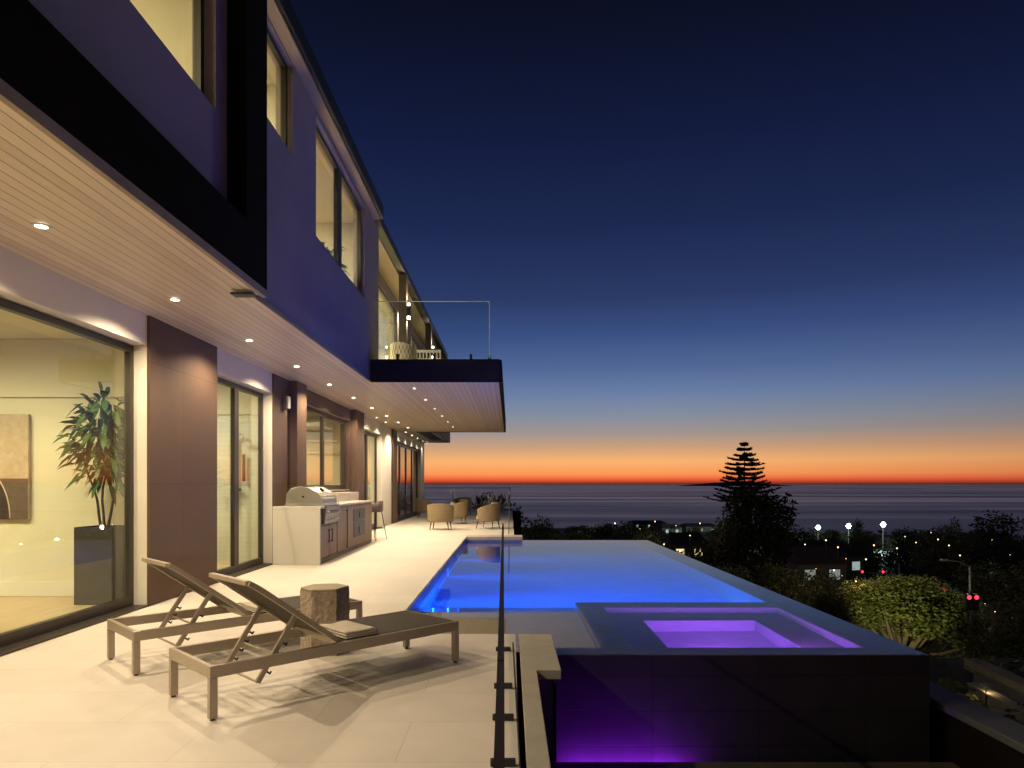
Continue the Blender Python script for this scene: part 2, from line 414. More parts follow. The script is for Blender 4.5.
wv = [(.428, 6.4), (3.868, 6.4), (3.868, 19.418), (.335, 19.418), (.335, 18.873), (-1.185, 18.873), (-1.185, 8.8025), (.8685, 8.8025), (.8685, 6.6715), (.428, 6.6715)]
wt.add([(x, y, ZW) for x, y in wv], [tuple(range(10))])
tag(wt.build('water', WATER), kind='structure')
ws = MB().add([(-1.185, 6.672, ZW), (.868, 6.672, ZW), (.868, 8.802, ZW), (-1.185, 8.802, ZW)], [(0, 1, 2, 3)])
tag(ws.build('shallow_water', glass('shallow_clear_water', (.97, .97, .93), .02, .01)), kind='structure')
BLUE = (.01, .125, 1.)
for x in (-.7, .2):
    light('pool_lamp', 'AREA', (x, 8.83, -.95), 150, BLUE, shape='RECTANGLE', size=.5, size_y=.25, rot=(R(90), 0, 0))
for x in (1.4, 2.3, 3.1):
    light('pool_lamp', 'AREA', (x, 9.27, -.95), 160, BLUE, shape='RECTANGLE', size=.5, size_y=.25, rot=(R(90), 0, 0))
for y in NY:
    light('pool_lamp', 'AREA', (-1.55, y, -.85), 260, BLUE, shape='RECTANGLE', size=.25, size_y=.25, rot=(0, R(-90), 0))
PURP = (.42, .08, 1.)
light('spa_lamp', 'AREA', (2.3, 7.07, -.85), 20, PURP, shape='DISK', size=.2, rot=(R(90), 0, 0))
light('spa_lamp', 'AREA', (2.9, 6.71, -.36), 15, PURP, shape='DISK', size=.15, rot=(R(90), 0, 0))
# small light at the foot of the dark spa wall
up = thing('uplight', 'purple strip light in the slot at the foot of the dark spa wall', 'light', (.75, 6.325, -1.33))
MB().box(-.28, .9, -.03, .03, 0, .03).build('housing', DARKTRIM, up)
light('uplight_lamp', 'AREA', (.3, .0, .04), 46, (.30, .02, 1.), up, shape='RECTANGLE', size=1.15, size_y=.04, rot=(R(180 - 12), 0, 0))
B('slot_floor', DARKTRIM, None, .15, 4.02, 6.281, 6.384, -1.5, -1.33)['kind'] = 'structure'

# ------------------------------------------------------------------ the house
house = thing('modern_house', 'two storey modern house with lit glass doors, wood soffit and black trim', 'house', (-4.3, 14, 0))
HX, HY = -4.3, 14
def hb(name, m, *boxes, bevel=0., parent=house):
    mb = MB()
    for a in boxes: mb.box(a[0] - HX, a[1] - HX, a[2] - HY, a[3] - HY, a[4], a[5])
    return mb.build(name, m, parent, bevel)
XW, XI = -4.3, -4.55
ZS = 3.45
# ground floor stucco
hb('wall', STUCCO,
   (XI, XW, -6, 2.6, 0, 3.5), (XI, XW, 2.6, 8.17, 3.09, 3.5), (XI, XW, 8.17, 10.05, 0, 3.5), (XI, XW, 10.05, 12.47, 3.09, 3.5),
   (XI, XW, 12.47, 14.2, 0, 3.5), (XI, XW, 14.2, 18.5, 0, 1.3), (XI, XW, 14.2, 18.5, 3.13, 3.5), (XI, XW, 18.5, 20.0, 0, 3.5),
   (XI, XW, 20, 23.1, 3.09, 3.5), (XI, XW, 23.1, 26, 0, 3.5), (XI, XW, 26, 33.3, 3.09, 3.5), (XI, XW, 33.3, 34.6, 0, 3.5))
hb('wall_panel', BROWNTILE, (XW + .002, XW + .035, 8.17, 10.05, .01, 3.445))
hb('wall_panel', BROWNTILE, (XW + .002, XW + .03, 12.47, 14.2, .01, 3.445), (XW + .002, XW + .03, 14.2, 18.5, .01, 1.29),
   (XW + .002, XW + .03, 14.2, 18.5, 3.14, 3.445), (XW + .002, XW + .03, 18.5, 20.0, .01, 3.445))
hb('pier', BROWNTILE, (XW + .032, -4.12, 13.36, 13.98, .005, 3.446), bevel=.004)
hb('pier', BROWNTILE, (XW + .032, -4.12, 18.5, 19.5, .005, 3.446), bevel=.004)
hb('wall_panel', BROWNTILE, (XW + .002, XW + .05, 25.0, 25.95, .01, 3.445))
hb('wall', STUCCO, (-11, XI, 34.4, 34.6, 0, 3.5))
# soffit, slab edge, balcony
hb('soffit', SOFFIT, (XW, -2.62, -6, 7.3, ZS, 3.5), (XW, -2.745, 7.3, 13.5, ZS, 3.5), (XW, -.22, 13.5, 26.5, ZS, 3.5), (XW, -3.6, 26.5, 31.4, ZS, 3.5))
hb('fascia', DARKTRIM, (-3.6, -3.05, 26.5, 31.4, ZS - .005, 3.62))
hb('fascia', BLACKMETAL, (-2.72, -.2, 13.42, 13.5, ZS - .012, 3.88))
hb('fascia', BLACKMETAL, (-.22, -.16, 13.5, 26.5, ZS - .012, 3.88), (-3.05, -.16, 26.5, 26.56, ZS - .012, 3.88))
hb('balcony_floor', CONC, (-3.35, -.22, 13.5, 26.5, 3.501, 3.87))
hb('floor_slab', CONC, (-11, -2.98, -6, 34.4, 3.501, 3.99))
# projecting black frame round the first bay
hb('portal_frame', BLACKMETAL, (-2.76, -2.57, -6, 6.73, 3.501, 4.03), (-2.76, -2.57, 6.73, 7.3, 3.501, 6.78))
hb('soffit_trim', mat('taupe_trim', (.36, .28, .20), .6), (-2.619, -2.574, -6, 7.298, ZS - .03, 3.5))
hb('soffit_edge', MATS['taupe_trim'], (-2.746, -2.763 + .03, 7.3, 13.418, ZS - .006, 3.5))
hb('soffit_vent', DARKTRIM, (-2.87, -2.64, 7.08, 7.22, ZS - .05, ZS - .031))
# upper wall with openings
U0, U1 = -2.98, -2.76
hb('upper_wall', STUCCO_UP,
   (U0, U1, -6, 2.6, 3.501, 6.8), (U0, U1, 2.6, 6.47, 3.501, 4.96), (U0, U1, 2.6, 6.47, 6.66, 6.8), (U0, U1, 6.47, 7.35, 3.501, 6.8),
   (U0, U1, 7.35, 8.78, 3.501, 5.62), (U0, U1, 7.35, 8.78, 6.76, 6.8), (U0, U1, 8.78, 9.82, 3.501, 6.8), (U0, U1, 9.82, 13.13, 3.501, 4.965),
   (U0, U1, 9.82, 13.13, 6.69, 6.8), (U0, U1, 13.13, 13.42, 3.501, 6.8), (U0, U1, 13.42, 14.5, 3.501, 6.8))
hb('roof', DARKTRIM, (-11, -2.55, -6, 13.92, 6.8, 7.06), bevel=.01)
hb('roof', DARKTRIM, (-11, -2.66, 13.92, 29.6, 6.8, 7.0), bevel=.01)
hb('eave_soffit', mat('tan_eave_board', (.42, .34, .24), .7, var=.1, stretch=(20, 1, 1)), (-2.755, -2.6, -6, 13.9, 6.775, 6.8), (-3.28, -2.84, 14.52, 29.5, 6.775, 6.8))

def window(y0, y1, z0, z1, x, panes, name='window', fw=.06, handle=False, mull=None, fm=BRONZE, sill=True):
    """framed glazing at plane x; the frame is the part, panes and handle are its pieces"""
    f = MB(); t = .035
    def bx(a, b, c, d_, dx=0): f.box(x - t - HX + dx, x + t - HX - dx, a - HY, b - HY, c, d_)
    bx(y0, y0 + fw, z0, z1); bx(y1 - fw, y1, z0, z1); bx(y0 + fw, y1 - fw, z0, z0 + fw * 1.5); bx(y0 + fw, y1 - fw, z1 - fw, z1)
    cuts = [y0] + list(panes) + [y1]
    mw = mull or fw
    for c in panes: bx(c - mw, c + mw, z0 + fw * 1.5, z1 - fw)
    fr = f.build(name, fm, house)
    for a, b in zip(cuts[:-1], cuts[1:]):
        a2 = a + (fw if a == y0 else mw); b2 = b - (fw if b == y1 else mw)
        MB().box(x - .006 - HX, x + .006 - HX, a2 - HY, b2 - HY, z0 + fw * 1.5, z1 - fw).build('pane', PANE, fr)
    if handle:
        yh = panes[0] - mw - .12 if panes else y1 - .2
        MB().box(x + .035 - HX, x + .06 - HX, yh - HY, yh + .025 - HY, 1.0, 1.25).build('handle', DARKTRIM, fr)
    return fr
window(2.6, 8.17, .012, 3.08, -4.49, (5.2,), 'sliding_door', .075)
window(10.06, 12.46, .012, 3.08, -4.49, (11.25,), 'sliding_door', .075, True, .085)
hb('window_reveal', BROWNTILE, (XI + .01, XW - .001, 14.202, 14.245, 1.3, 3.13), (XI + .01, XW - .001, 18.455, 18.498, 1.3, 3.13), (XI + .01, XW - .001, 14.245, 18.455, 3.122, 3.129))
window(14.25, 18.45, 1.302, 3.12, -4.44, (16.3,), 'window', .08, False, .07)
window(20.0, 23.1, .012, 3.08, -4.49, (21.5,), 'sliding_door', .09)
window(26.0, 33.3, .012, 3.08, -4.49, (28.0, 29.7, 31.5), 'sliding_door', .09)
for (y0, y1) in ((2.6, 8.17), (10.06, 12.46), (20.0, 23.1), (26., 33.3)):
    hb('threshold', BRONZE, (-4.45, -4.27, y0 + .005, y1 - .005, .002, .022))
window(2.65, 6.44, 4.97, 6.65, -2.89, (5.0,), 'window', .07, fm=DARKTRIM)
window(7.37, 8.76, 5.63, 6.755, -2.86, (), 'window', .06, fm=DARKTRIM)
window(9.84, 13.11, 4.975, 6.685, -2.86, (11.45,), 'window', .06, False, .13, fm=DARKTRIM)
# balcony storey: glazed wall set back
XB = -3.3
hb('upper_wall', STUCCO_UP, (XB - .2, XB, 20.2, 22.9, 3.871, 6.8), (XB - .2, XB, 25.2, 26.3, 3.871, 6.8), (XB - .2, XB, 27.6, 29.5, 3.871, 6.8),
   (XB - .2, XB, 14.5, 20.2, 6.5, 6.8), (XB - .2, XB, 22.9, 25.2, 6.5, 6.8), (XB - .2, XB, 26.3, 27.6, 6.5, 6.8), (XB - .2, U0, 14.3, 14.5, 3.871, 6.8), (-11, XB - .2, 29.3, 29.5, 3.5, 6.8))
for y in (17.5, 23.0):
    hb('column', mat('dark_umber_cladding', (.09, .07, .055), .6), (-2.82, -2.63, y, y + .24, 3.872, 6.774))
window(14.52, 20.2, 3.88, 6.5, -3.36, (17.4,), 'sliding_door', .07)
window(22.9, 25.2, 3.88, 6.5, -3.36, (24.0,), 'sliding_door', .07)
window(26.3, 27.6, 3.88, 6.5, -3.36, (), 'sliding_door', .07)
def sconce(x, y, z, power, two=True):
    o = MB().box(x - HX, x + .09 - HX, y - .05 - HY, y + .05 - HY, z - .13, z + .13).build('wall_light', DARKTRIM, house)
    for s in (-1, 1):
        MB().box(x + .015 - HX, x + .075 - HX, y - .04 - HY, y + .04 - HY, *(sorted((z + s * .132, z + s * .2)))).build('lens', emit('sconce_glow', (1., .86, .6), 14), o)
        light('sconce_lamp', 'SPOT', (x + .05 - HX, y - HY, z + s * .21), power, WARM, house, spot_size=R(110), spot_blend=.6, shadow_soft_size=.03,
              rot=(0 if s < 0 else R(180), 0, 0))
sconce(-2.628, 17.62, 5.86, 90); sconce(-2.628, 23.12, 5.86, 90)
light('eave_lamp', 'SPOT', (-2.95 - HX, 15.0 - HY, 6.74), 260, WARM, house, spot_size=R(120), spot_blend=.5, shadow_soft_size=.04)
light('eave_lamp', 'SPOT', (-2.95 - HX, 20.4 - HY, 6.74), 160, WARM, house, spot_size=R(120), spot_blend=.5, shadow_soft_size=.04)
# floodlight fixture on the pier
fx = hb('security_light', mat('taupe_fixture', (.16, .12, .09), .5), (-4.27, -4.2, 12.98, 13.1, 2.86, 3.12), bevel=.01)
MB().box(-4.2 - HX, -4.17 - HX, 12.97 - HY, 13.11 - HY, 2.88, 3.10).build('lens', WHITE, fx)
MB().box(-4.27 - HX, -4.22 - HX, 13.1 - HY, 13.2 - HY, 2.9, 3.02).build('bracket', DARKTRIM, fx)
# wall socket on the far brown pier
hb('wall_socket', DARKTRIM, (XW + .05, XW + .06, 25.2, 25.28, .35, .47))

def downlight(x, y, power, size=150, r=.047):
    o = MB().lathe([(r + .02, -.004), (r + .02, -.012), (r, -.014), (r - .004, -.004)], 18, (x - HX, y - HY, ZS)).build('downlight', WHITE, house)
    MB().lathe([(r - .006, -.0025), (r - .006, -.008)], 16, (x - HX, y - HY, ZS)).build('lens', emit('downlight_glow', (1., .85, .62), 22), o)
    light('downlight_lamp', 'SPOT', (x - HX, y - HY, ZS - .03), power, WARM, house, spot_size=R(size), spot_blend=.6, shadow_soft_size=.016)
ymain = [-3.2, -1.06, 1.07, 3.2] + [5.33 + 2.125 * k for k in range(10)]
for y in ymain: downlight(-3.62, y, 220)
for k in range(6): downlight(-2.0, 14.4 + 1.95 * k, 85, r=.027)
for k in range(5): downlight(-4.02, 26.6 + 1.75 * k, 20, 130, r=.04)
for k in range(2): downlight(-4.02, 20.8 + 1.5 * k, 14, 130, r=.04)

# rooms behind the glass
def room(x0, x1, y0, y1, z0, z1, wall=ROOM, floor=ROOMFLOOR, t=.08):
    hb('room_wall', wall, (x0 - t, x0, y0 - t, y1 + t, z0, z1), (x0, x1, y0 - t, y0, z0, z1), (x0, x1, y1, y1 + t, z0, z1))
    hb('room_ceiling', ROOM, (x0 - t, x1, y0 - t, y1 + t, z1 + .002, z1 + .06))
    hb('room_floor', floor, (x0 - t, x1, y0 - t, y1 + t, z0 - .06, z0 - .002))
def rlamp(x, y, z, p, size=1.2, col=ROOMC):
    light('room_lamp', 'AREA', (x - HX, y - HY, z), p, col, house, shape='SQUARE', size=size)
room(-10.5, XI, 1.2, 8.85, .012, 3.3)
hb('bulkhead', ROOM, (-10.49, XI - .01, 8.80, 8.848, 2.56, 3.298))
hb('baseboard', WHITE, (-10.49, XI - .01, 8.825, 8.849, .014, .2))
rlamp(-8.2, 3.6, 3.28, 60)
for x in (-8.4, -6.9, -5.4):
    light('room_spot', 'SPOT', (x - HX, 6.3 - HY, 3.25), 260, ROOMC, house, spot_size=R(105), spot_blend=.9, shadow_soft_size=.06, rot=(R(38), 0, R(8)))
room(-7.2, XI, 9.4, 12.95, .012, 3.3, ROOMTILE)
hb('bulkhead', ROOM, (-7.19, XI - .01, 12.9, 12.948, 2.75, 3.298))
rlamp(-5.9, 11.3, 3.28, 85, .8, (1., .88, .56))
sh = hb('shower_rail', STEEL, (-5.12, -5.09, 12.86, 12.89, .9, 2.35))
MB().tube([(-5.105 - HX, 12.87 - HY, 2.3), (-5.0 - HX, 12.8 - HY, 2.38), (-4.93 - HX, 12.75 - HY, 2.3)], .02).lathe([(.07, 0), (.07, .03)], 12, (-4.93 - HX, 12.75 - HY, 2.25)).build('shower_head', STEEL, sh)
MB().tube([(-5.16 - HX, 12.86 - HY, 1.35), (-5.02 - HX, 12.86 - HY, 1.35)], .035).tube([(-4.96 - HX, 12.86 - HY, 1.5), (-4.96 - HX, 12.86 - HY, 2.0)], .03).build('mixer', DARKTRIM, sh)
room(-8.5, XI, 13.3, 19.2, .012, 3.3)
rlamp(-6.4, 16.2, 3.28, 150, 1.5, (1., .86, .52))
hb('shelf', WHITE, (-5.6, -4.75, 19.0, 19.19, 2.62, 2.66), (-5.6, -4.75, 19.0, 19.19, 2.3, 2.34), (-8.4, -4.8, 17.9, 19.1, 2.95, 3.05))
room(-8.5, XI, 19.5, 24.2, .012, 3.3)
rlamp(-6.0, 22., 3.28, 130, 1.2, (1., .88, .56))
room(-9.5, XI, 25.4, 34.2, .012, 3.3)
rlamp(-7.2, 30., 3.28, 14, 1.5)
hb('curtain', mat('pale_curtain', (.6, .54, .42), .9, var=.1, vs=5, stretch=(1, 12, .2)), (-4.8, -4.72, 30.4, 31.2, .02, 2.95))
room(-8.5, U0, -2.0, 6.9, 4.05, 6.77)
rlamp(-5.0, 4.5, 6.76, 230, 1.2)
room(-7.5, U0, 7.1, 9.2, 4.05, 6.77)
rlamp(-4.6, 8.2, 6.76, 140, .7)
room(-7.5, U0, 9.45, 14.1, 4.05, 6.77)
rlamp(-4.6, 11.6, 6.76, 300, 1.)
room(-8., XB - .21, 14.7, 26., 3.95, 6.6)
rlamp(-5.2, 18., 6.58, 900, 1.2)
rlamp(-5.2, 23.5, 6.58, 600, 1.2)

# ------------------------------------------------------------------ things indoors
art = thing('painting', 'abstract brown and beige canvas on the cream wall behind the glass', 'painting', (-6.75, 8.80, 1.0))
B('canvas', ART, art, -.6, .62, -.02, .02, 0, 1.34)
B('brown_field', ARTB, art, -.6, .615, -.026, -.02, .004, .52)
MB().prismY([(.05 + .34 * math.cos(a), .01 + .60 * math.sin(a)) for a in [math.pi * k / 18 for k in range(19)]], -.034, -.026).build('arch', ARTD, art)
MB().tube([(.05 + .345 * math.cos(a), -.03, .01 + .605 * math.sin(a)) for a in [math.pi * k / 24 for k in range(25)]], .008, 6).build('arch_line', ARTW, art)

def leafy_pot(name, label, loc, pot, trunk_h, crown_r, crown_z, n, leaf, seed, potmat=POTDARK):
    rnd = random.Random(seed)
    o = thing(name, label, 'potted plant', loc)
    w, hh = pot
    p = MB().add([(-w / 2, -w / 2, 0), (w / 2, -w / 2, 0), (w / 2, w / 2, 0), (-w / 2, w / 2, 0), (-w / 2, -w / 2, hh), (w / 2, -w / 2, hh), (w / 2, w / 2, hh), (-w / 2, w / 2, hh)],
                 [(0, 3, 2, 1), (0, 1, 5, 4), (1, 2, 6, 5), (2, 3, 7, 6), (3, 0, 4, 7)])
    p.add([(-w / 2, -w / 2, hh - .02), (w / 2, -w / 2, hh - .02), (w / 2, w / 2, hh - .02), (-w / 2, w / 2, hh - .02)], [(0, 1, 2, 3)])
    p.build('pot', potmat, o, .008)
    tr = MB(); lf = MB()
    for k in range(3):
        a = k * 2.1; pts = [(.04 * math.cos(a), .04 * math.sin(a), hh - .03)]
        for q in range(1, 7):
            f = q / 6; pts.append((.05 * math.cos(a) + .16 * f * math.cos(a + .5 * math.sin(q)), .05 * math.sin(a) + .16 * f * math.sin(a + .4), hh + trunk_h * f))
        tr.tube(pts, [.018 - .002 * q for q in range(7)], 6)
    for _ in range(n):
        while True:
            p3 = Vector((rnd.uniform(-1, 1), rnd.uniform(-1, 1), rnd.uniform(-1, 1)))
            if .12 < p3.length < 1: break
        c = Vector((p3.x * crown_r[0], p3.y * crown_r[0], crown_z + p3.z * crown_r[1]))
        dr = Vector((p3.x, p3.y, rnd.uniform(-.75, .55))).normalized(); sd = dr.cross(Vector((rnd.uniform(-.4, .4), rnd.uniform(-.4, .4), 1))).normalized()
        L = leaf * rnd.uniform(.7, 1.25); W = L * .16; dn = Vector((0, 0, -L * .3)); up_ = Vector((0, 0, L * .06))
        lf.add([c, c + dr * L * .3 + sd * W + up_, c + dr * L * .7 + sd * W * .8 + dn * .3, c + dr * L + dn, c + dr * L * .7 - sd * W * .8 + dn * .3, c + dr * L * .3 - sd * W + up_], [(0, 1, 2, 5), (5, 2, 4), (4, 2, 3)])
    tr.build('trunk', BARK, o); lf.build('foliage', LEAFHOUSE, o)
    return o
leafy_pot('potted_plant', 'tall leafy plant in a square charcoal planter behind the large glass door', (-4.95, 8.42, .014), (.46, .92), .95, (.38, .56), 1.98, 400, .20, 5)
leafy_pot('potted_plant', 'small wispy plant standing inside the upper corner window', (-3.35, 12.6, 4.055), (.3, .7), .4, (.22, .34), 1.45, 60, .3, 9)

# ------------------------------------------------------------------ loungers
def lounger(label, loc, rz):
    """axis along +X: head end at x = -1, foot end at x = +1"""
    o = thing('sun_lounger', label, 'sun lounger', loc, rz, 'sun loungers on the deck')
    Wd, Zt, rh = .35, .335, .075
    f = MB()
    f.box(-1, 1, -Wd, -Wd + .035, Zt - rh, Zt).box(-1, 1, Wd - .035, Wd, Zt - rh, Zt)
    f.box(-1, -.965, -Wd + .035, Wd - .035, Zt - rh, Zt).box(.965, 1, -Wd + .035, Wd - .035, Zt - rh, Zt)
    f.box(-.03, 0.0, -Wd + .035, Wd - .035, Zt - .055, Zt - .022)
    f.build('frame', CHAMP, o, .004)
    for sx in (-1, 1):
        for sy in (-1, 1):
            x0 = -1.001 if sx < 0 else .951; y0 = -Wd - .001 if sy < 0 else Wd - .039
            l = MB().box(x0, x0 + .05, y0, y0 + .04, .012, Zt - rh).build('leg', CHAMP, o, .003)
            MB().lathe([(.016, 0), (.018, .012)], 10, (x0 + .025, y0 + .02, 0)).build('foot', DARKTRIM, l)
    s = MB(); s.box(.0, .966, -Wd + .03, Wd - .03, Zt - .012, Zt + .004); s.build('sling', SLING, o)
    # raised back: hinge near x=-.06
    hx, hz = -.06, Zt - .012; ang = R(36.5); L = .86
    ca, sa = math.cos(ang), math.sin(ang)
    def bp(t, y, n=0):   # t along the back, n normal offset; the top curls back a little
        curl = max(0, t - .70) ** 2 * 1.1
        return (hx - ca * t - sa * (n - curl) * 1, y, hz + sa * t + ca * (n - curl))
    bk = MB()
    for sy in (-1, 1):
        y = sy * (Wd - .055)
        for t0, t1 in ((0, .7), (.7, .78), (.78, L)):
            bk.bar(bp(t0, y), bp(t1, y), .032, .036)
    bk.bar(bp(L, -Wd + .055), bp(L, Wd - .055), .04, .03); bk.bar(bp(.05, -Wd + .07), bp(.05, Wd - .07), .025, .025)
    bk.build('back_frame', CHAMP, o, .003)
    sl = MB(); ts = [0, .2, .4, .6, .7, .78, L]
    for n_ in (.012, .002):
        pass
    vs = []; 
    for t in ts:
        for y, n_ in ((-Wd + .07, .018), (Wd - .07, .018), (Wd - .07, .006), (-Wd + .07, .006)): vs.append(bp(t, y, n_))
    fs = []
    for i in range(len(ts) - 1):
        for k in range(4): fs.append((i * 4 + k, i * 4 + (k + 1) % 4, i * 4 + 4 + (k + 1) % 4, i * 4 + 4 + k))
    fs += [(0, 3, 2, 1), (len(vs) - 4, len(vs) - 3, len(vs) - 2, len(vs) - 1)]
    sl.add(vs, fs); sl.build('back_sling', SLING, o)
    # ratchet struts
    for sy in (-1, 1):
        y = sy * (Wd - .095); a = Vector(bp(.42, y, -.02)); b = Vector((a.x - .27, y, .15))
        st = MB().bar(a, b, .022, .036); 
        strut = st.build('strut', CHAMP, o, .003)
        hk = MB(); dv = (b - a)
        for q in (.42, .56, .70, .84):
            c = a + dv * q + Vector((.03, 0, -.012))
            hk.tube([c + Vector((-.02, 0, .012)), c, c + Vector((.012, 0, -.012)), c + Vector((.022, 0, .004))], .007, 6)
        hk.build('notch_hook', DARKTRIM, strut)
    ya = Wd - .095; a = Vector(bp(.42, 0, -.02)); b = Vector((a.x - .27, 0, .155)); c = a + (b - a) * .62
    MB().tube([(b.x, -ya, b.z), (b.x, ya, b.z)], .009).tube([(c.x + .03, -ya - .03, c.z), (c.x + .03, ya + .03, c.z)], .008).build('crossbar', CHAMP, o)
    return o
lounger('champagne framed lounger nearest the glass guard, a folded towel on its brown sling', (-1.37, 5.16, 0), R(45))
lounger('champagne framed lounger nearest the brown wall panel, half hidden behind the stone stool', (-2.37, 6.15, 0), R(44.5))
def towel(label, loc, rz):
    o = thing('folded_towel', label, 'towel', loc, rz, 'towels on the loungers')
    rnd = random.Random(3)
    mb = MB(); nx, ny = 14, 12
    for layer, (z, g) in enumerate(((0, 0.), (.016, .006), (.032, .014))):
        vs = []; fs = []; hx, hy = .14 - g, .21 - g
        for s_, zz in ((1, z + .015), (-1, z)):
            for j in range(ny + 1):
                for i in range(nx + 1):
                    u, v = -1 + 2 * i / nx, -1 + 2 * j / ny
                    e = max(abs(u), abs(v)); dz = -.004 * e ** 6 if s_ > 0 else .004 * e ** 6
                    w_ = .003 * math.sin(u * 4 + layer) * math.cos(v * 3) if s_ > 0 else 0
                    vs.append((u * hx * (1 - .02 * v * layer), v * hy, zz + dz + w_))
        n1 = (nx + 1) * (ny + 1)
        for j in range(ny):
            for i in range(nx):
                q = j * (nx + 1) + i
                fs += [(q, q + 1, q + nx + 2, q + nx + 1), (n1 + q, n1 + q + nx + 1, n1 + q + nx + 2, n1 + q + 1)]
        for i in range(nx):
            q, r_ = i, ny * (nx + 1) + i
            fs += [(q, n1 + q, n1 + q + 1, q + 1), (r_, r_ + 1, n1 + r_ + 1, n1 + r_)]
        for j in range(ny):
            q, r_ = j * (nx + 1), j * (nx + 1) + nx
            fs += [(q, q + nx + 1, n1 + q + nx + 1, n1 + q), (r_, n1 + r_, n1 + r_ + nx + 1, r_ + nx + 1)]
        mb.add(vs, fs)
    mb.build('cloth', TOWEL, o, smooth=True)
    MB().box(.136, .143, -.19, .19, .003, .014).build('border', TOWELD, o)
    return o
c45 = math.cos(R(45))
towel('cream towel folded on the lounger nearest the glass guard, below its raised back', (-1.37 + .15, 5.16 + .01, .340), R(45))
towel('cream towel folded on the lounger nearest the brown wall panel, mostly hidden', (-2.37 + .15, 6.15 + .01, .340), R(45))

# hexagonal stone stool
st = thing('stone_stool', 'rough hexagonal stone stool with smooth top between the two loungers', 'side table', (-1.60, 5.97, 0), R(12))
mb = MB(); rnd = random.Random(8); rings = 22; seg = 48
for k in range(rings + 1):
    z = .545 * k / rings
    for i in range(seg):
        a = 2 * math.pi * i / seg; s6 = math.pi / 3
        rr = .205 * math.cos(s6 / 2) / math.cos((a % s6) - s6 / 2)
        rr += rnd.uniform(-.004, .004) if 0 < k < rings else 0
        mb.v.append((rr * math.cos(a), rr * math.sin(a), z))
for k in range(rings):
    for i in range(seg):
        mb.f.append((k * seg + i, k * seg + (i + 1) % seg, (k + 1) * seg + (i + 1) % seg, (k + 1) * seg + i))
mb.f.append(tuple(reversed(range(seg))))
mb.build('body', STONE, st)
MB().prism([(.203 * math.cos(k * math.pi / 3), .203 * math.sin(k * math.pi / 3)) for k in range(6)], .5455, .565).build('top', STONETOP, st, .006)

# ------------------------------------------------------------------ kitchen island, grill, stools
isl = thing('kitchen_island', 'veined white quartz outdoor counter with taupe wood doors along the house wall', 'counter', (-3.85, 12.35, 0))
def ib(name, m, x0, x1, y0, y1, z0, z1, parent=isl, bevel=.003):
    return B(name, m, parent, x0 + 3.85, x1 + 3.85, y0 - 12.35, y1 - 12.35, z0, z1, bevel=bevel)
ib('end_panel', QUARTZ, -4.25, -3.40, 12.35, 12.41, .004, 1.0)
ib('countertop', QUARTZ, -4.25, -3.38, 12.35, 17.15, 1.002, 1.045)
ib('raised_ledge', QUARTZ, -4.25, -3.86, 13.95, 17.6, 1.047, 1.25)
ib('cabinet', CABWOOD, -4.25, -3.44, 12.412, 17.1, .004, 1.0)
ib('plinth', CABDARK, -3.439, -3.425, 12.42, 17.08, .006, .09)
def front(y0, y1, z0, z1, m=CABWOOD, hy=None, hz=None, name='cabinet_door', hl=.2):
    f = ib(name, m, -3.438, -3.415, y0, y1, z0, z1)
    for (a, b) in (hy or []):
        MB().tube([(-3.415 + 3.85, a - 12.35, b), (-3.385 + 3.85, a - 12.35, b)], .008).tube([(-3.415 + 3.85, a - 12.35, b + hl), (-3.385 + 3.85, a - 12.35, b + hl)], .008).tube(
            [(-3.385 + 3.85, a - 12.35, b - .03), (-3.385 + 3.85, a - 12.35, b + hl + .03)], .01).build('handle', DARKTRIM, f)
    return f
front(12.46, 13.02, .1, .68, hy=[(12.92, .38)]); front(13.04, 13.6, .1, .68, hy=[(13.14, .38)])
front(13.66, 14.45, .1, .985, CABWOOD, hy=[(14.36, .15)], hl=.75)
f3 = front(14.5, 17.06, .1, .985)
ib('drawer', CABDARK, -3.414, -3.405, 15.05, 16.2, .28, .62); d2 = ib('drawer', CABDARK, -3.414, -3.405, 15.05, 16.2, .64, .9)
for z in (.36, .70):
    MB().tube([(-3.39 + 3.85, 15.6 - 12.35, z), (-3.39 + 3.85, 15.6 - 12.35, z + .13)], .014).tube([(-3.405 + 3.85, 15.6 - 12.35, z + .02), (-3.39 + 3.85, 15.6 - 12.35, z + .02)], .01).build('handle', STEEL, d2)

gr = thing('barbecue_grill', 'stainless steel barbecue with domed hood and row of knobs set in the counter', 'grill', (-3.72, 12.58, 1.047))
GL = 1.02
hood = [(-.36, .04), (-.35, .20), (-.27, .31), (-.10, .35), (.06, .32), (.20, .24), (.29, .12), (.31, .04)]
B('body', STEEL, gr, -.38, .35, 0, GL, .001, .04, bevel=.004)
hd = MB().prismY(hood, .035, GL - .035).build('hood', STEEL, gr, .012)
MB().prismY([(x * 1.03, z + .012 if z > .05 else z) for x, z in hood], 0, .034).build('end_cap', STEEL, gr, .006)
MB().prismY([(x * 1.03, z + .012 if z > .05 else z) for x, z in hood], GL - .034, GL).build('end_cap', STEEL, gr, .006)
MB().tube([(.36, .08, .18), (.36, GL - .08, .18)], .018, 10).tube([(.25, .1, .18), (.36, .1, .18)], .013).tube([(.25, GL - .1, .18), (.36, GL - .1, .18)], .013).build('handle', STEEL, hd)
MB().tube([(.14, GL / 2, .28), (.165, GL / 2, .31)], .045, 14).build('thermometer', DARKTRIM, hd)
MB().tube([(-.05, .034, .17), (-.05, -.012, .17)], .02, 10).build('rotisserie_boss', DARKTRIM, gr)
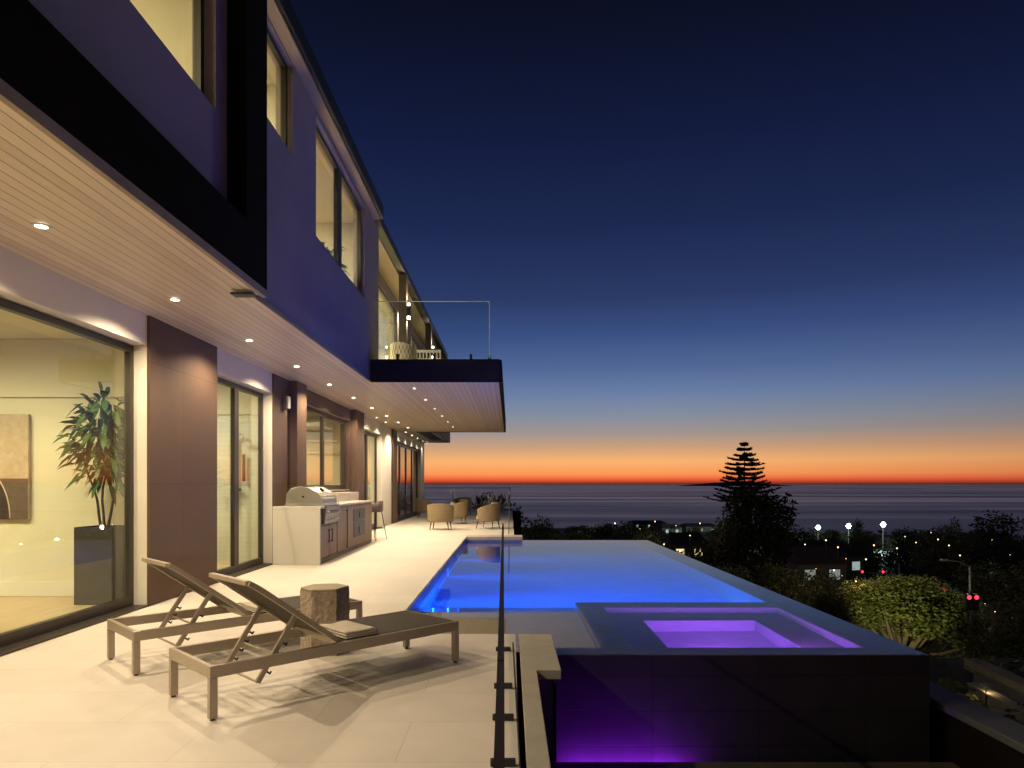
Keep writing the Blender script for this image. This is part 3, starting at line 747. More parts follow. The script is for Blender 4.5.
pn = MB().hexa([(.28, .02, -.33), (.335, .02, -.33), (.335, GL - .02, -.33), (.28, GL - .02, -.33), (.28, .02, -.005), (.375, .02, -.005), (.375, GL - .02, -.005), (.28, GL - .02, -.005)]).build('control_panel', mat('dark_steel', (.30, .29, .27), .35, 1., var=.05), gr, .006)
for k in range(5):
    y = .14 + k * .185
    MB().tube([(.355, y, -.12), (.395, y, -.115)], .034, 14).tube([(.395, y, -.115), (.40, y, -.114)], .024, 12).build('knob', STEEL, pn)
MB().tube([(.38, .12, -.26), (.38, GL - .12, -.26)], .012, 8).tube([(.335, .14, -.26), (.38, .14, -.26)], .01).tube([(.335, GL - .14, -.26), (.38, GL - .14, -.26)], .01).build('tray_handle', STEEL, pn)

def stool(label, loc, rz):
    o = thing('bar_stool', label, 'bar stool', loc, rz, 'stools at the counter end')
    M = mat('grey_brown_shell', (.13, .10, .08), .55)
    MB().lathe([(.03, .715), (.17, .72), (.20, .74), (.20, .76), (.17, .772), (.02, .775)], 20).build('seat', M, o, smooth=True)
    vs = []; fs = []; n = 16
    for i in range(n + 1):
        a = R(-80 + 160 * i / n); hh = .28 - .10 * abs(math.sin(a)) ** 2
        for r_, z in ((.205, .74), (.215, .74 + hh), (.195, .74 + hh), (.188, .74)): vs.append((r_ * math.sin(a), -r_ * math.cos(a), z))
    for i in range(n):
        for k in range(4): fs.append((i * 4 + k, i * 4 + (k + 1) % 4, i * 4 + 4 + (k + 1) % 4, i * 4 + 4 + k))
    MB().add(vs, fs).build('backrest', M, o, smooth=True)
    for sx in (-1, 1):
        for sy in (-1, 1):
            MB().tube([(sx * .12, sy * .12, .72), (sx * .215, sy * .215, .0)], .011, 8).build('leg', DARKTRIM, o)
    k = .17
    MB().tube([(k, k, .3), (-k, k, .3), (-k, -k, .3), (k, -k, .3), (k, k, .3)], .009, 6).build('footrest', DARKTRIM, o)
    return o
stool('dark bar stool whose thin legs show at the far end of the quartz counter', (-3.52, 18.0, 0), R(60))
stool('dark bar stool tucked in against the house wall behind the counter end', (-3.98, 18.25, 0), R(20))

# ------------------------------------------------------------------ wicker chairs
def wicker_chair(label, loc, rz, pillow=False, m=WICKER, name='wicker_armchair', group='wicker armchairs on the far terrace'):
    """front towards +Y"""
    o = thing(name, label, 'armchair', loc, rz, group)
    vs = []; fs = []; n = 28
    for i in range(n + 1):
        a = R(-125 + 250 * i / n); f = (abs(a) / R(125))
        top = .80 - .20 * f ** 2; rx, ry = .37 + .02 * f, .36
        for k, (q, z) in enumerate(((1.0, .25), (1.03, .45), (1.06, top), (.95, top), (.93, .45), (.90, .25))):
            vs.append((rx * q * math.sin(a), -ry * q * math.cos(a), z))
    for i in range(n):
        for k in range(6): fs.append((i * 6 + k, i * 6 + (k + 1) % 6, i * 6 + 6 + (k + 1) % 6, i * 6 + 6 + k))
    fs += [tuple(range(5, -1, -1)), tuple(n * 6 + k for k in range(6))]
    MB().add(vs, fs).build('woven_shell', m, o)
    MB().prism([(.345 * math.sin(R(a)), -.335 * math.cos(R(a)) if abs(a) < 120 else .2) for a in range(-130, 131, 10)], .23, .27).build('seat_base', m, o)
    MB().box(-.28, .28, -.26, .30, .272, .40).build('seat_cushion', CUSH, o, .04)
    bc = MB().hexa([(-.24, -.22, .40), (.24, -.22, .40), (.24, -.10, .40), (-.24, -.10, .40), (-.18, -.265, .72), (.18, -.265, .72), (.18, -.17, .72), (-.18, -.17, .72)])
    bc.build('back_cushion', CUSH, o, .03)
    o.scale = (1.08, 1.08, 1.05)
    for sx in (-1, 1):
        for sy in (-1, 1):
            MB().tube([(sx * .24, sy * .23, .24), (sx * .28, sy * .27, 0)], [.02, .013], 8).build('leg', WOODLEG, o)
    return o
def pillow(label, loc, rot):
    mb = MB(); n = 10
    for s_ in (1, -1):
        for j in range(n + 1):
            for i in range(n + 1):
                u, v = -1 + 2 * i / n, -1 + 2 * j / n
                mb.v.append((u * .21 * (1 - .08 * v * v), s_ * .075 * ((1 - u ** 4) * (1 - v ** 4)) ** .6, v * .21 * (1 - .08 * u * u)))
    q = (n + 1) ** 2
    for j in range(n):
        for i in range(n):
            a = j * (n + 1) + i
            mb.f += [(a, a + 1, a + n + 2, a + n + 1), (q + a, q + a + n + 1, q + a + n + 2, q + a + 1)]
    o = mb.build('throw_pillow', mat('ivory_linen', (.74, .68, .55), .95, var=.05, bs=.3, bscale=200), smooth=True)
    o.location = loc; o.rotation_euler = rot
    return tag(o, label, 'pillow')
wicker_chair('golden wicker armchair seen from behind, closest to the kitchen counter', (-2.22, 22.1, 0), R(-4))
wicker_chair('cream cushioned wicker armchair turned sideways, holding a white pillow', (-1.95, 25.2, 0), R(80))
wicker_chair('wicker armchair beside the last glass door of the house', (-3.72, 30.2, 0), R(-75))
wicker_chair('wicker armchair farthest back, against the end glass guard', (-2.2, 32.0, 0), R(165))
wicker_chair('wicker armchair facing the house, between the pool corner and the glass guard', (-.72, 22.6, 0), R(70))
pillow('white pillow propped in the sideways wicker armchair', (-2.1, 24.95, .60), (R(15), 0, R(80)))
pillow('white pillow resting on the wicker armchair nearest the pool', (-.56, 22.66, .66), (R(20), 0, R(70)))
ct = thing('coffee_table', 'low round table among the wicker armchairs', 'coffee table', (-2.75, 27.2, 0))
MB().lathe([(.42, .33), (.45, .34), (.45, .37), (.42, .38)], 28).build('table_top', CONC, ct)
MB().lathe([(.24, 0), (.16, .17), (.24, .33)], 20).build('base', CONC, ct)
# balcony furniture
wicker_chair('pale lattice chair with rounded back on the upper balcony', (-2.47, 16.0, 3.872), R(-30), m=ROPE, name='lattice_chair', group='lattice seats on the balcony').scale = (.78, .78, 1.02)
sf = thing('lattice_sofa', 'low pale lattice sofa on the upper balcony', 'sofa', (-1.93, 16.2, 3.872), 0, 'lattice seats on the balcony'); sf.scale = (.65, .8, 1.36)
LAT = MB()
for k in range(9):
    LAT.box(-.5 + .12 * k, -.5 + .12 * k + .04, -.28, -.25, .05, .50)
for z in (.05, .18, .32, .46): LAT.box(-.5, .5, -.25, -.235, z, z + .045)
LAT.build('back_lattice', WHITE, sf)
MB().box(-.5, .5, -.23, .4, .2, .36).build('seat_cushion', CUSH, sf, .03)
for sx in (-1, 1):
    for y in (-.2, .35): MB().box(sx * .45 - .02, sx * .45 + .02, y - .02, y + .02, 0, .2).build('leg', WHITE, sf)

# ------------------------------------------------------------------ glass guards
g = thing('glass_railing', 'long frameless glass guard on black clamps seen end on beside the pool', 'railing', (-.006, 0, 0), 0.0093)
edges = [-3.4, -.45, 1.47, 3.36, 5.25, 6.62]
for a, b in zip(edges[:-1], edges[1:]):
    pn = MB().box(-.006, .006, a + .008, b - .008, .05, 1.06).build('pane', RAILGLASS, g)
    MB().box(-.0075, .0075, a + .008, b - .008, 1.06, 1.074).build('cap_strip', mat('dark_bronze_cap', (.03, .024, .024), .6, 0., .25), pn)
for y in (.4, 1.9, 2.9, 3.55, 4.24, 4.9, 5.99):
    MB().box(-.062, -.009, y - .02, y + .02, .001, .035).box(.009, .068, y - .02, y + .02, .001, .035).build('clamp', DARKTRIM, g, .004)
MB().box(.085, .093, -3, 6.3, .0005, .006).build('base_strip', mat('brown_joint_strip', (.10, .06, .035), .6), g)
g2 = thing('glass_railing', 'short glass guard with slim posts on the deck past the pool corner', 'railing', (-.03, 0, 0), .0)
for a, b in ((20.2, 24.0), (24.0, 28.0), (28.0, 32.0), (32.0, 36.9)):
    MB().box(-.006, .006, a + .02, b - .02, .05, 1.16).build('pane', RAILGLASS, g2)
for y in (20.2, 24., 28., 32.): MB().box(-.014, .014, y - .015, y + .015, 0, .9).build('post', GALV, g2)
g3 = thing('glass_railing', 'far glass guard across the end of the terrace behind the wicker chairs', 'railing', (-2.4, 37, 0))
for k in range(3):
    x0 = -2.2 + k * 1.55
    MB().box(x0 + .01, x0 + 1.54, -.008, .008, .04, 1.22).build('pane', RAILGLASS, g3)
    MB().box(x0 - .02, x0 + .02, -.02, .02, 0, 1.0).build('post', DARKTRIM, g3)
MB().box(-2.2, 2.45, -.02, .02, 1.222, 1.25).build('top_rail', DARKTRIM, g3)
B('post', WHITE, g3, 2.36, 2.40, -.02, .02, 0, 1.29)
bg = thing('balcony_railing', 'clear glass balustrade on black spigots round the upper balcony', 'railing', (-.41, 13.6, 3.88))
for x0, x1 in ((-2.30, -1.12), (-1.11, 0)):
    MB().box(x0, x1 - .004, -.007, .007, .045, 1.16).build('pane', RAILGLASS, bg)
for y0, y1 in ((.02, 3.2), (3.22, 6.4), (6.42, 9.6), (9.62, 12.8)):
    MB().box(-.007, .007, y0, y1, .045, 1.16).build('pane', RAILGLASS, bg)
for x in (-1.80, -1.08, -.36): MB().box(x - .025, x + .025, -.03, .03, -.008, .13).build('spigot', DARKTRIM, bg, .004)
for y in (.25, 2., 3.6, 6., 7., 9.2, 10.2, 12.4): MB().box(-.03, .03, y - .025, y + .025, -.008, .13).build('spigot', DARKTRIM, bg, .004)
EDGE = mat('painted_edge_glint', (.62, .70, .68), .3, 0., .6, var=.05)  # pale colour painted in for light caught along the glass edges
MB().box(-.004, .012, -.012, .004, .045, 1.165).build('edge_glint', EDGE, bg)
MB().box(-2.30, -.004, -.0085, .0085, 1.161, 1.172).build('edge_glint', EDGE, bg)

# ------------------------------------------------------------------ trees
def leaves(mb, rnd, lobes, n, size, flat=.3):
    tot = sum(l[3] * l[4] * l[5] for l in lobes)
    for (cx, cy, cz, rx, ry, rz) in lobes:
        k = int(n * rx * ry * rz / tot) + 1
        for _ in range(k):
            while True:
                p = (rnd.uniform(-1, 1), rnd.uniform(-1, 1), rnd.uniform(-1, 1)); q = p[0] ** 2 + p[1] ** 2 + p[2] ** 2
                if .12 < q < 1: break
            j = 1 + .25 * rnd.random() * (q > .6)
            c = Vector((cx + p[0] * rx * j, cy + p[1] * ry * j, cz + p[2] * rz * j))
            d1 = Vector((rnd.gauss(0, 1), rnd.gauss(0, 1), rnd.gauss(0, .6))).normalized()
            d2 = d1.cross(Vector((rnd.gauss(0, 1), rnd.gauss(0, 1), rnd.gauss(0, 1)))).normalized()
            s = size * rnd.uniform(.6, 1.5); d1 *= s; d2 *= s * .55
            mb.add([c - d1, c + d2 * .9 - d1 * .1, c + d1, c - d2], [(0, 1, 2, 3)])
def leafy(name, label, cat, seed, lobes, n, size, th, tr, m, loc=(0, 0, 0), group=None):
    rnd = random.Random(seed); o = thing(name, label, cat, loc, 0, group)
    t = MB(); pts = [(0, 0, -.5)] + [(rnd.uniform(-.2, .2) * k, rnd.uniform(-.2, .2) * k, th * k / 4) for k in range(1, 5)]
    t.tube(pts, [tr * (1 - .16 * k) for k in range(5)], 8)
    for (cx, cy, cz, rx, ry, rz) in lobes:
        a = Vector(pts[2]); b = Vector((cx, cy, cz)); mid = (a + b) / 2 + Vector((0, 0, -.3))
        t.tube([a, mid, b], [tr * .5, tr * .35, tr * .12], 6)
    t.build('trunk', BARK, o)
    c = MB(); leaves(c, rnd, lobes, n, size); c.build('crown', m, o)
    return o
def rlobes(rnd, n, r, h0, h1, lr):
    out = []
    for k in range(n):
        a = rnd.uniform(0, 6.283); q = r * math.sqrt(rnd.random()); z = rnd.uniform(h0, h1) - .25 * q
        s = lr * rnd.uniform(.65, 1.3); out.append((q * math.cos(a), q * math.sin(a), z, s * 1.15, s * 1.15, s * .8))
    return out
rn = random.Random(21)
SL = 'trees on the dark slope'
DARKLABEL = 'dark leafy tree merging into the unlit trees of the slope'
protos = [leafy('leafy_tree', DARKLABEL, 'tree', 40 + k, rlobes(random.Random(60 + k), 11, 2.4, 4.0, 7.6, 1.35), 2600, .17, 5., .22, LEAFDARK if k < 3 else LEAFMID, group=SL) for k in range(4)]
first = {0: True, 1: True, 2: True, 3: True}
def put_tree(px, ty, dist, wpx, k=None, label=None, cat=None, group=SL):
    """a tree standing on the slope `dist` metres ahead; its height and spread are true sizes for that distance"""
    k = rn.randrange(3) if k is None else k
    x = (px - 510) * dist / 690; top = H - (ty - 484) * dist / 690; gz = ground(x, dist)
    hh = max(3., top - gz); sw = wpx * dist / 690 / 7.4
    sc = (sw, sw, hh / 8.4)
    if first[k] and False: pass
    o = dup(protos[k], (x, dist, gz), rn.uniform(0, 6.28), label or DARKLABEL, sc, group)
    return o
put_tree(513, 497, 52, 84, 0, 'dark spreading tree rising beside the end of the far terrace deck')
put_tree(487, 492, 49, 40, 2, 'dark tree behind the far glass guard and the wicker chairs')
put_tree(455, 496, 47, 40, 1, 'low dark tree seen through the far guard next to the house end')
put_tree(572, 511, 66, 66, 1, 'round dark tree just beyond the far pool edge')
put_tree(545, 516, 60, 40, 2, 'low dark tree left of the round one past the far pool edge')
put_tree(599, 527, 42, 34, 3, 'pale green shrubby tree right behind the far pool edge')
put_tree(626, 521, 90, 60, 0); put_tree(655, 528, 75, 60, 2); put_tree(690, 532, 80, 60, 1); put_tree(640, 524, 130, 60, 2)
put_tree(800, 522, 130, 60, 0); put_tree(862, 519, 190, 20, 2); put_tree(826, 524, 170, 40, 1); put_tree(870, 528, 150, 50, 0)
put_tree(928, 522, 120, 44, 1, 'broad dark tree on the skyline above the signal pole')
put_tree(953, 515, 125, 26, 0, 'narrow pointed dark tree on the skyline right of the broad one')
put_tree(1012, 512, 95, 74, 2, 'large dark tree on the skyline at the far right of the view')
put_tree(985, 521, 110, 50, 1); put_tree(900, 527, 140, 46, 2); put_tree(780, 526, 120, 50, 1)
put_tree(1000, 560, 62, 90, 0); put_tree(1040, 545, 60, 90, 1); put_tree(800, 566, 58, 80, 0); put_tree(835, 570, 60, 60, 2)
put_tree(1000, 606, 36, 70, 1, 'dark tree in front of the street lamp post'); put_tree(1040, 590, 32, 100, 0); put_tree(760, 560, 60, 60, 2)
put_tree(832, 600, 34, 46, 3, 'small olive bush just over the infinity edge, left of the bright tree')
put_tree(700, 552, 62, 70, 1); put_tree(660, 540, 56, 60, 0); put_tree(735, 566, 50, 60, 2)
# fill the slope down to the shore
for k in range(150):
    dist = 75 * (1150 / 75.) ** (rn.random() ** .8); a = rn.uniform(-.12, .85)
    x = a * dist; gz = ground(x, dist)
    hh = rn.uniform(5, 10.5) * (1 if dist < 400 else .9)
    top = (H - gz - hh) / dist * 690 + 484
    lim = 529 if .4 < a < .58 else 519
    if top < lim: hh = max(3.5, H - gz - (lim + rn.uniform(0, 8) - 484) * dist / 690)
    w_ = rn.uniform(.8, 1.6) * (1.0 if dist < 300 else 1.7)
    dup(protos[rn.randrange(3)], (x, dist, gz), rn.uniform(0, 6.28), DARKLABEL, (w_, w_, hh / 8.4), SL)
# the prototypes themselves take a place on the slope
for k, (x, y) in enumerate(((34, 112), (52, 98), (66, 130), (20, 96))):
    protos[k].location = (x, y, ground(x, y))

# bright tree lit by the lamp added below the infinity edge
rb = random.Random(31); lb = []
for k in range(34):
    a = rb.uniform(0, 6.283); e = math.asin(rb.uniform(-.35, 1)); q = rb.uniform(.75, 1.08) * (1.12 if math.cos(a) < 0 else .95)
    rr = rb.uniform(.55, 1.05)
    lb.append((2.7 * q * math.cos(a) * math.cos(e), 2.2 * q * math.sin(a) * math.cos(e), 4.5 + 1.9 * q * math.sin(e), rr * 1.25, rr * 1.1, rr * .75))
lb += [(0, 0, 4.6, 1.8, 1.6, 1.4), (-3.3, -.3, 3.1, .9, .9, .7), (3.1, -.4, 3.0, 1.1, 1., .9)]
gx, gy = (908 - 510) * 46 / 690., 46.
leafy('leafy_tree', 'bright yellow green rounded tree lit by an added lamp below the spa corner', 'tree', 77, lb, 30000, .09, 4.2, .26, LEAFGREEN, (gx, gy, -12.4)).scale = (1.45, 1.3, 1.12)

ug = MB(); rnd = random.Random(14)
for _ in range(2200):
    x = 4.8 + 34 * rnd.random(); y = 4 + 62 * rnd.random()
    inb = 10.5 < x < 30 and 9 < y < 25.5
    if inb and y > 15.5 and y > 32 - 1.0 * x and rnd.random() > .4: continue
    z = -5.0 if inb else ground(x, y); hgt = rnd.uniform(.15, .5) if inb else rnd.uniform(.3, 1.3)
    leaves(ug, rnd, [(x, y, z + hgt * .45, .8, .8, hgt * .7)], 16, .17)
tag(ug.build('undergrowth', LEAFDARK), kind='stuff')

# Norfolk pine with tiered branches
np_ = thing('norfolk_pine', 'tall tiered Norfolk pine silhouetted against the orange horizon', 'tree', (27.1, 80, ground(27.1, 80)))
gz = ground(27.1, 80); top = 6.3 - gz; rnd = random.Random(4)
MB().tube([(0, 0, -.5), (.05, 0, top * .5), (.08, 0, top * .8), (.05, 0, top)], [.34, .22, .10, .02], 8).build('trunk', BARK, np_)
cr = MB(); tiers = 13
for k in range(tiers):
    f = k / (tiers - 1); z = top - .35 - 6.5 * f ** .95; L = .34 + 3.8 * f ** .78
    nb = 7
    for b_ in range(nb):
        a = 2 * math.pi * (b_ + rnd.random() * .7) / nb + k * .6; Lb = L * rnd.uniform(.8, 1.12); zj = z + rnd.uniform(-.13, .13); tl = rnd.uniform(.02, .14)
        dr = Vector((math.cos(a), math.sin(a), 0)); sd = Vector((-math.sin(a), math.cos(a), 0))
        seg = 7; pts = []
        for q in range(seg + 1):
            u = q / seg; pts.append(Vector((.06, 0, zj)) + dr * Lb * u + Vector((0, 0, tl * Lb * u - .24 * Lb * u * (1 - u))))
        cr.tube(pts, [.05 * (1 - .8 * q / seg) + .008 for q in range(seg + 1)], 5)
        for q in range(1, seg + 1):
            for r_ in range(30):
                u = (q - rnd.random()) / seg; i = min(seg - 1, int(u * seg)); c = pts[i].lerp(pts[i + 1], u * seg - i)
                w_ = (.22 + .38 * (1 - abs(2 * u - 1.1))) * (.5 + .5 * f + .1)
                e = c + sd * rnd.uniform(-1, 1) * w_ + dr * rnd.uniform(.0, .25) + Vector((0, 0, rnd.uniform(-.05, .22)))
                nrm = (e - c).cross(Vector((rnd.gauss(0, 1), rnd.gauss(0, 1), rnd.gauss(0, 1)))).normalized() * .055
                cr.add([c - nrm, c + nrm, e + nrm * .6, e - nrm * .6], [(0, 1, 2, 3)])
cr.build('crown', LEAFPINE, np_)
lb = [(0, 0, 9.5, 2.4, 2.0, 2.0), (2.2, .2, 9.2, 1.7, 1.6, 1.7), (-1.9, 0, 7.6, 1.9, 1.7, 1.8), (.6, -.5, 6.6, 2.6, 2.0, 2.0), (2.5, .1, 7.2, 1.5, 1.4, 1.3), (-.9, 0, 10.4, 1.5, 1.4, 1.2), (3.3, 0, 9.7, 1.1, 1.1, 1.2), (-2.2, 0, 5.4, 1.6, 1.5, 1.5), (1.4, 0, 4.6, 2.0, 1.6, 1.5)]
o_ = leafy('leafy_tree', 'dense dark bushy tree standing in front of the Norfolk pine', 'tree', 78, lb, 9000, .18, 6., .3, LEAFPINE, (24.2, 69, ground(24.2, 69)))
o_.scale = (1.0, 1.0, (1.1 - ground(24.2, 69)) / 11.6)

# spiky plants at the end of the deck
def agave(label, loc, s, seed):
    rnd = random.Random(seed); o = thing('agave', label, 'plant', loc, 0, 'spiky plants past the terrace end')
    mb = MB()
    for k in range(46):
        a = rnd.uniform(0, 6.283); el = rnd.uniform(.25, 1.35); L = s * rnd.uniform(.7, 1.1)
        dr = Vector((math.cos(a) * math.cos(el), math.sin(a) * math.cos(el), math.sin(el))); sd = Vector((-math.sin(a), math.cos(a), 0)) * .05 * s
        m1 = dr * L * .55; e = dr * L + Vector((0, 0, -.12 * L)); t_ = Vector((0, 0, .02))
        mb.add([-sd * .6 + t_, sd * .6 + t_, m1 + sd + t_, e, m1 - sd + t_, m1 - t_], [(0, 1, 2, 4), (4, 2, 3), (0, 5, 1), (1, 5, 2), (0, 4, 5), (5, 4, 3), (5, 3, 2)])
    mb.build('leaf_rosette', LEAFMID, o)
    MB().lathe([(.14 * s, -.3), (.12 * s, .05)], 10).build('stem', BARK, o)
agave('spiky dark plant behind the far guard, nearest the pool side', (-.6, 38.4, -.1), 1.3, 1)
agave('spiky dark plant behind the far guard, midway along it', (-1.7, 38.6, -.1), 1.1, 2)
B('planting_bed', SOIL, None, -5, .6, 38, 39.6, -1.6, -.06)['kind'] = 'structure'

# ------------------------------------------------------------------ town lights
def at(px, py, dist): return ((px - 510) * dist / 690, dist, H - (py - 484) * dist / 690)
def flood(label, px, py, dist):
    x, y, z = at(px, py, dist); gz = ground(x, y)
    o = thing('floodlight_mast', label, 'floodlight', (x, y, gz), 0, 'sports field floodlights')
    hh = z - gz
    MB().tube([(0, 0, -1), (0, 0, hh + .6)], [.16, .1], 10).build('pole', BLACKMETAL, o)
    MB().box(-1.3, 1.3, -.1, .1, hh - .08, hh + .08).box(-.08, .08, -.1, .1, hh - 1.2, hh + 1.2).build('crossarm', GALV, o)
    for k in range(7):
        a = k * math.pi / 3; rr = 0 if k == 6 else .74
        cx, cz = rr * math.cos(a), hh + rr * math.sin(a)
        h_ = MB().lathe([(.15, -.3), (.35, .0), (.365, .02)], 14).build('lamp_head', DARKTRIM, o)
        h_.location = (cx, -.12, cz); h_.rotation_euler = (R(84), 0, 0)
        MB().lathe([(.345, .022), (.345, .04)], 14).build('lens', emit('floodlight_glow', (.72, 1., .96), 14), h_)
    light('floodlight_lamp', 'POINT', (0, -9., hh - .5), 70000, (.72, 1., .96), o, shadow_soft_size=.6)
    return o
flood('white floodlight mast nearest the Norfolk pine', 818, 527.5, 300)
flood('white floodlight mast in the middle of the three', 848.5, 526, 290)
flood('white floodlight mast closest to the skyline trees on the right', 883, 524.5, 280)
# street lamp with a curved arm
x, y, z = at(970, 566, 44); gz = ground(x, y)
sl = thing('street_lamp', 'grey street lamp with a long arm above the trees on the right', 'street lamp', (x, y, gz))
hh = z - gz
MB().tube([(0, 0, -.5), (0, 0, hh)], [.09, .06], 10).build('pole', GALV, sl)
MB().tube([(0, 0, hh - .05), (-.7, 0, hh + .28), (-1.6, 0, hh + .38)], .035, 8).build('arm', GALV, sl)
hd = MB().hexa([(-1.9, -.12, hh + .33), (-1.45, -.09, hh + .35), (-1.45, .09, hh + .35), (-1.9, .12, hh + .33), (-1.85, -.07, hh + .43), (-1.45, -.06, hh + .43), (-1.45, .06, hh + .43), (-1.85, .07, hh + .43)]).build('lamp_head', GALV, sl)
MB().box(-1.83, -1.55, -.06, .06, hh + .318, hh + .329).build('lens', emit('street_lamp_glow', (1., .78, .35), .06), hd)
s2 = thing('tree_fill_lamp', 'unseen globe lamp added below the infinity edge to light the bright tree', 'lamp', (18.6, 35.5, ground(18.6, 35.5)))
h2 = -7.05 - ground(18.6, 35.5)  # lamp added out of view to light the bright tree
MB().tube([(0, 0, -.5), (0, 0, h2)], [.08, .055], 10).build('pole', GALV, s2)
MB().lathe([(.05, h2), (.22, h2 + .12), (.24, h2 + .4), (.03, h2 + .5)], 14).build('lamp_head', emit('globe_glow', (1., .80, .32), 1.), s2)
lo = light('tree_fill_light', 'SPOT', (.3, .5, h2 + .3), 7000, (.96, .88, .42), s2, shadow_soft_size=.15, spot_size=R(40), spot_blend=.6)
lo.rotation_euler = (Vector((gx, gy, -6.2)) - Vector((18.9, 36.0, -6.75))).to_track_quat('-Z', 'Y').to_euler()
# traffic signals
def signal_head(parent, x, z, face=-1):
    b = MB().box(x - .15, x + .15, -.14, .1, z - .5, z + .5).build('signal_head', DARKTRIM, parent, .02)
    for k, (nm, m) in enumerate((('red_lamp', emit('red_signal_glow', (1., .02, .04), 5)), ('amber_lamp', DARKTRIM), ('green_lamp', DARKTRIM))):
        MB().tube([(x, -.141, z + .31 - .31 * k), (x, -.16, z + .31 - .31 * k)], .125, 12).build(nm, m, b)
def signal(label, px, py, dist, heads, arm):
    x, y, z = at(px, py, dist); gz = ground(x, y); o = thing('traffic_signal', label, 'traffic light', (x, y, gz), 0, 'red traffic signals at the junction')
    hh = z - gz
    MB().tube([(0, 0, -.6), (0, 0, hh + (1.2 if arm else .4))], [.13, .08], 10).build('pole', GALV, o)
    if arm: MB().tube([(0, 0, hh - .1), (arm, 0, hh + .35)], [.08, .05], 8).build('mast_arm', GALV, o)
    for hx, dz in heads: signal_head(o, hx, dz + hh - .31)
signal('traffic signal with two red lights on a long mast arm', 899, 575, 72, [(-3.9, .35), (-1.75, .35)], -4.2)
signal('single red traffic signal just above the bright tree', 913.5, 580, 70, [(0, 0)], 0)
signal('red traffic signal between the bright tree and the lamp post', 943, 590, 66, [(0, 0)], 0)
signal('pair of red traffic signals at the foot of the street lamp', 971, 597, 42, [(-.2, 0), (.25, 0)], 0)
# houses with lit windows down the slope
WALLH = mat('pale_house_render', (.16, .14, .12), .85, var=.15, vs=.5); ROOFH = mat('dark_roof_tile', (.06, .045, .04), .8, var=.25, vs=2.)
def cottage(label, px, py, dist, wd, hh, rz, col, st, nwin=3):
    x, y, z = at(px, py, dist); gz = ground(x, y); gz = max(gz, z - hh * .6) if z - hh * .6 - gz < 4 else z - hh * .6
    o = thing('house', label, 'house', (x, y, gz), rz, 'small lit houses on the slope')
    MB().box(-wd / 2, wd / 2, 0, wd * .7, -4, hh).build('wall', WALLH, o)
    MB().add([(-wd * .55, -.5, hh), (wd * .55, -.5, hh), (wd * .55, wd * .75, hh), (-wd * .55, wd * .75, hh), (-wd * .4, wd * .35, hh + 1.8), (wd * .4, wd * .35, hh + 1.8)],
             [(0, 1, 5, 4), (1, 2, 5), (2, 3, 4, 5), (3, 0, 4), (0, 3, 2, 1)]).build('roof', ROOFH, o)
    for k in range(nwin):
        cx = -wd / 2 + wd * (k + .5) / nwin; f = MB().box(cx - .75, cx + .75, -.08, -.002, hh * .35, hh * .8).build('window', DARKTRIM, o)
        MB().box(cx - .66, cx + .66, -.1, -.081, hh * .38, hh * .77).build('pane', emit('lit_pane_%s' % label[:12].replace(' ', '_'), col, st * (.4 + .6 * ((k * 7 + int(px)) % 3) / 2)), f)
    return o
cottage('small house with cool white windows in the hollow left of the junction', 838, 566, 95, 9, 3.0, .3, (.75, .95, .9), .55)
cottage('small house with a bright white window row below the first floodlight', 822, 561, 100, 6, 2.6, -.2, (.8, 1., .95), .8, 2)
cottage('house with one warm light beneath the floodlights', 822, 574, 80, 6, 3.0, .1, (.9, .95, .85), .6, 2)
cottage('far house glowing faintly left of the Norfolk pine', 702, 530, 420, 20, 5., .1, (.9, .9, .6), .9)
cottage('far house with a green tinted glow near the shore', 649, 526, 520, 26, 5., 0, (.7, 1., .75), .7)
cottage('far house with amber windows above the pool edge', 672, 531, 330, 10, 4., .2, (1., .72, .35), 1.6, 2)
cottage('house with amber windows low beside the infinity edge', 689, 552, 110, 6, 3., .1, (1., .75, .35), 1.1, 2)
tl0 = None; rt = random.Random(5)
TC = [('amber', (1., .62, .25)), ('white', (.85, 1., .95)), ('warm', (1., .82, .5))]
tls = []
for nm, c in TC:
    o = thing('distant_lamp', 'tiny %s street lamp glowing among the dark trees of the slope' % nm, 'street lamp', (0, 0, 0), 0, 'tiny lamps of the town below')
    MB().tube([(0, 0, -22), (0, 0, 0)], [.022, .018], 6).build('pole', BLACKMETAL, o)
    MB().lathe([(.04, 0), (.1, .04), (.13, .13), (.1, .21), (.03, .25)], 10).build('lamp_globe', emit('town_glow_' + nm, c, 3.2), o)
    light('town_lamp', 'POINT', (0, -1.6, .3), 60, c, o, shadow_soft_size=.12)
    tls.append(o)
spots = [(615, 524), (640, 529), (655, 522), (668, 533), (676, 526), (690, 536), (700, 524), (707, 531), (664, 545), (680, 552), (805, 545), (812, 556), (826, 541), (838, 548), (846, 559),
         (858, 553), (866, 560), (874, 546), (882, 556), (890, 562), (897, 549), (905, 537), (916, 543), (924, 551), (931, 533), (938, 540), (949, 546), (902, 568), (856, 582), (878, 577),
         (845, 590), (980, 527), (992, 540), (985, 604), (995, 612), (1003, 600), (1012, 618), (960, 556), (1010, 555), (830, 556), (816, 569), (834, 571), (842, 576), (851, 570)]
for k, (px, py) in enumerate(spots):
    if k % 4 == 3: continue
    dist = rt.uniform(46, 56) if py > 536 else rt.uniform(64, 72)
    x = (px - 510) * dist / 690; z = H - (py - 484) * dist / 690; q = rt.choice((0, 0, 1, 2, 2))
    sc = rt.uniform(.14, .52) * dist / 60
    if tls[q]['category'] and not tls[q].get('placed'):
        tls[q]['placed'] = 1; tls[q].location = (x, dist, z); tls[q].scale = (sc, sc, sc)
    else: dup(tls[q], (x, dist, z), 0, None, sc)
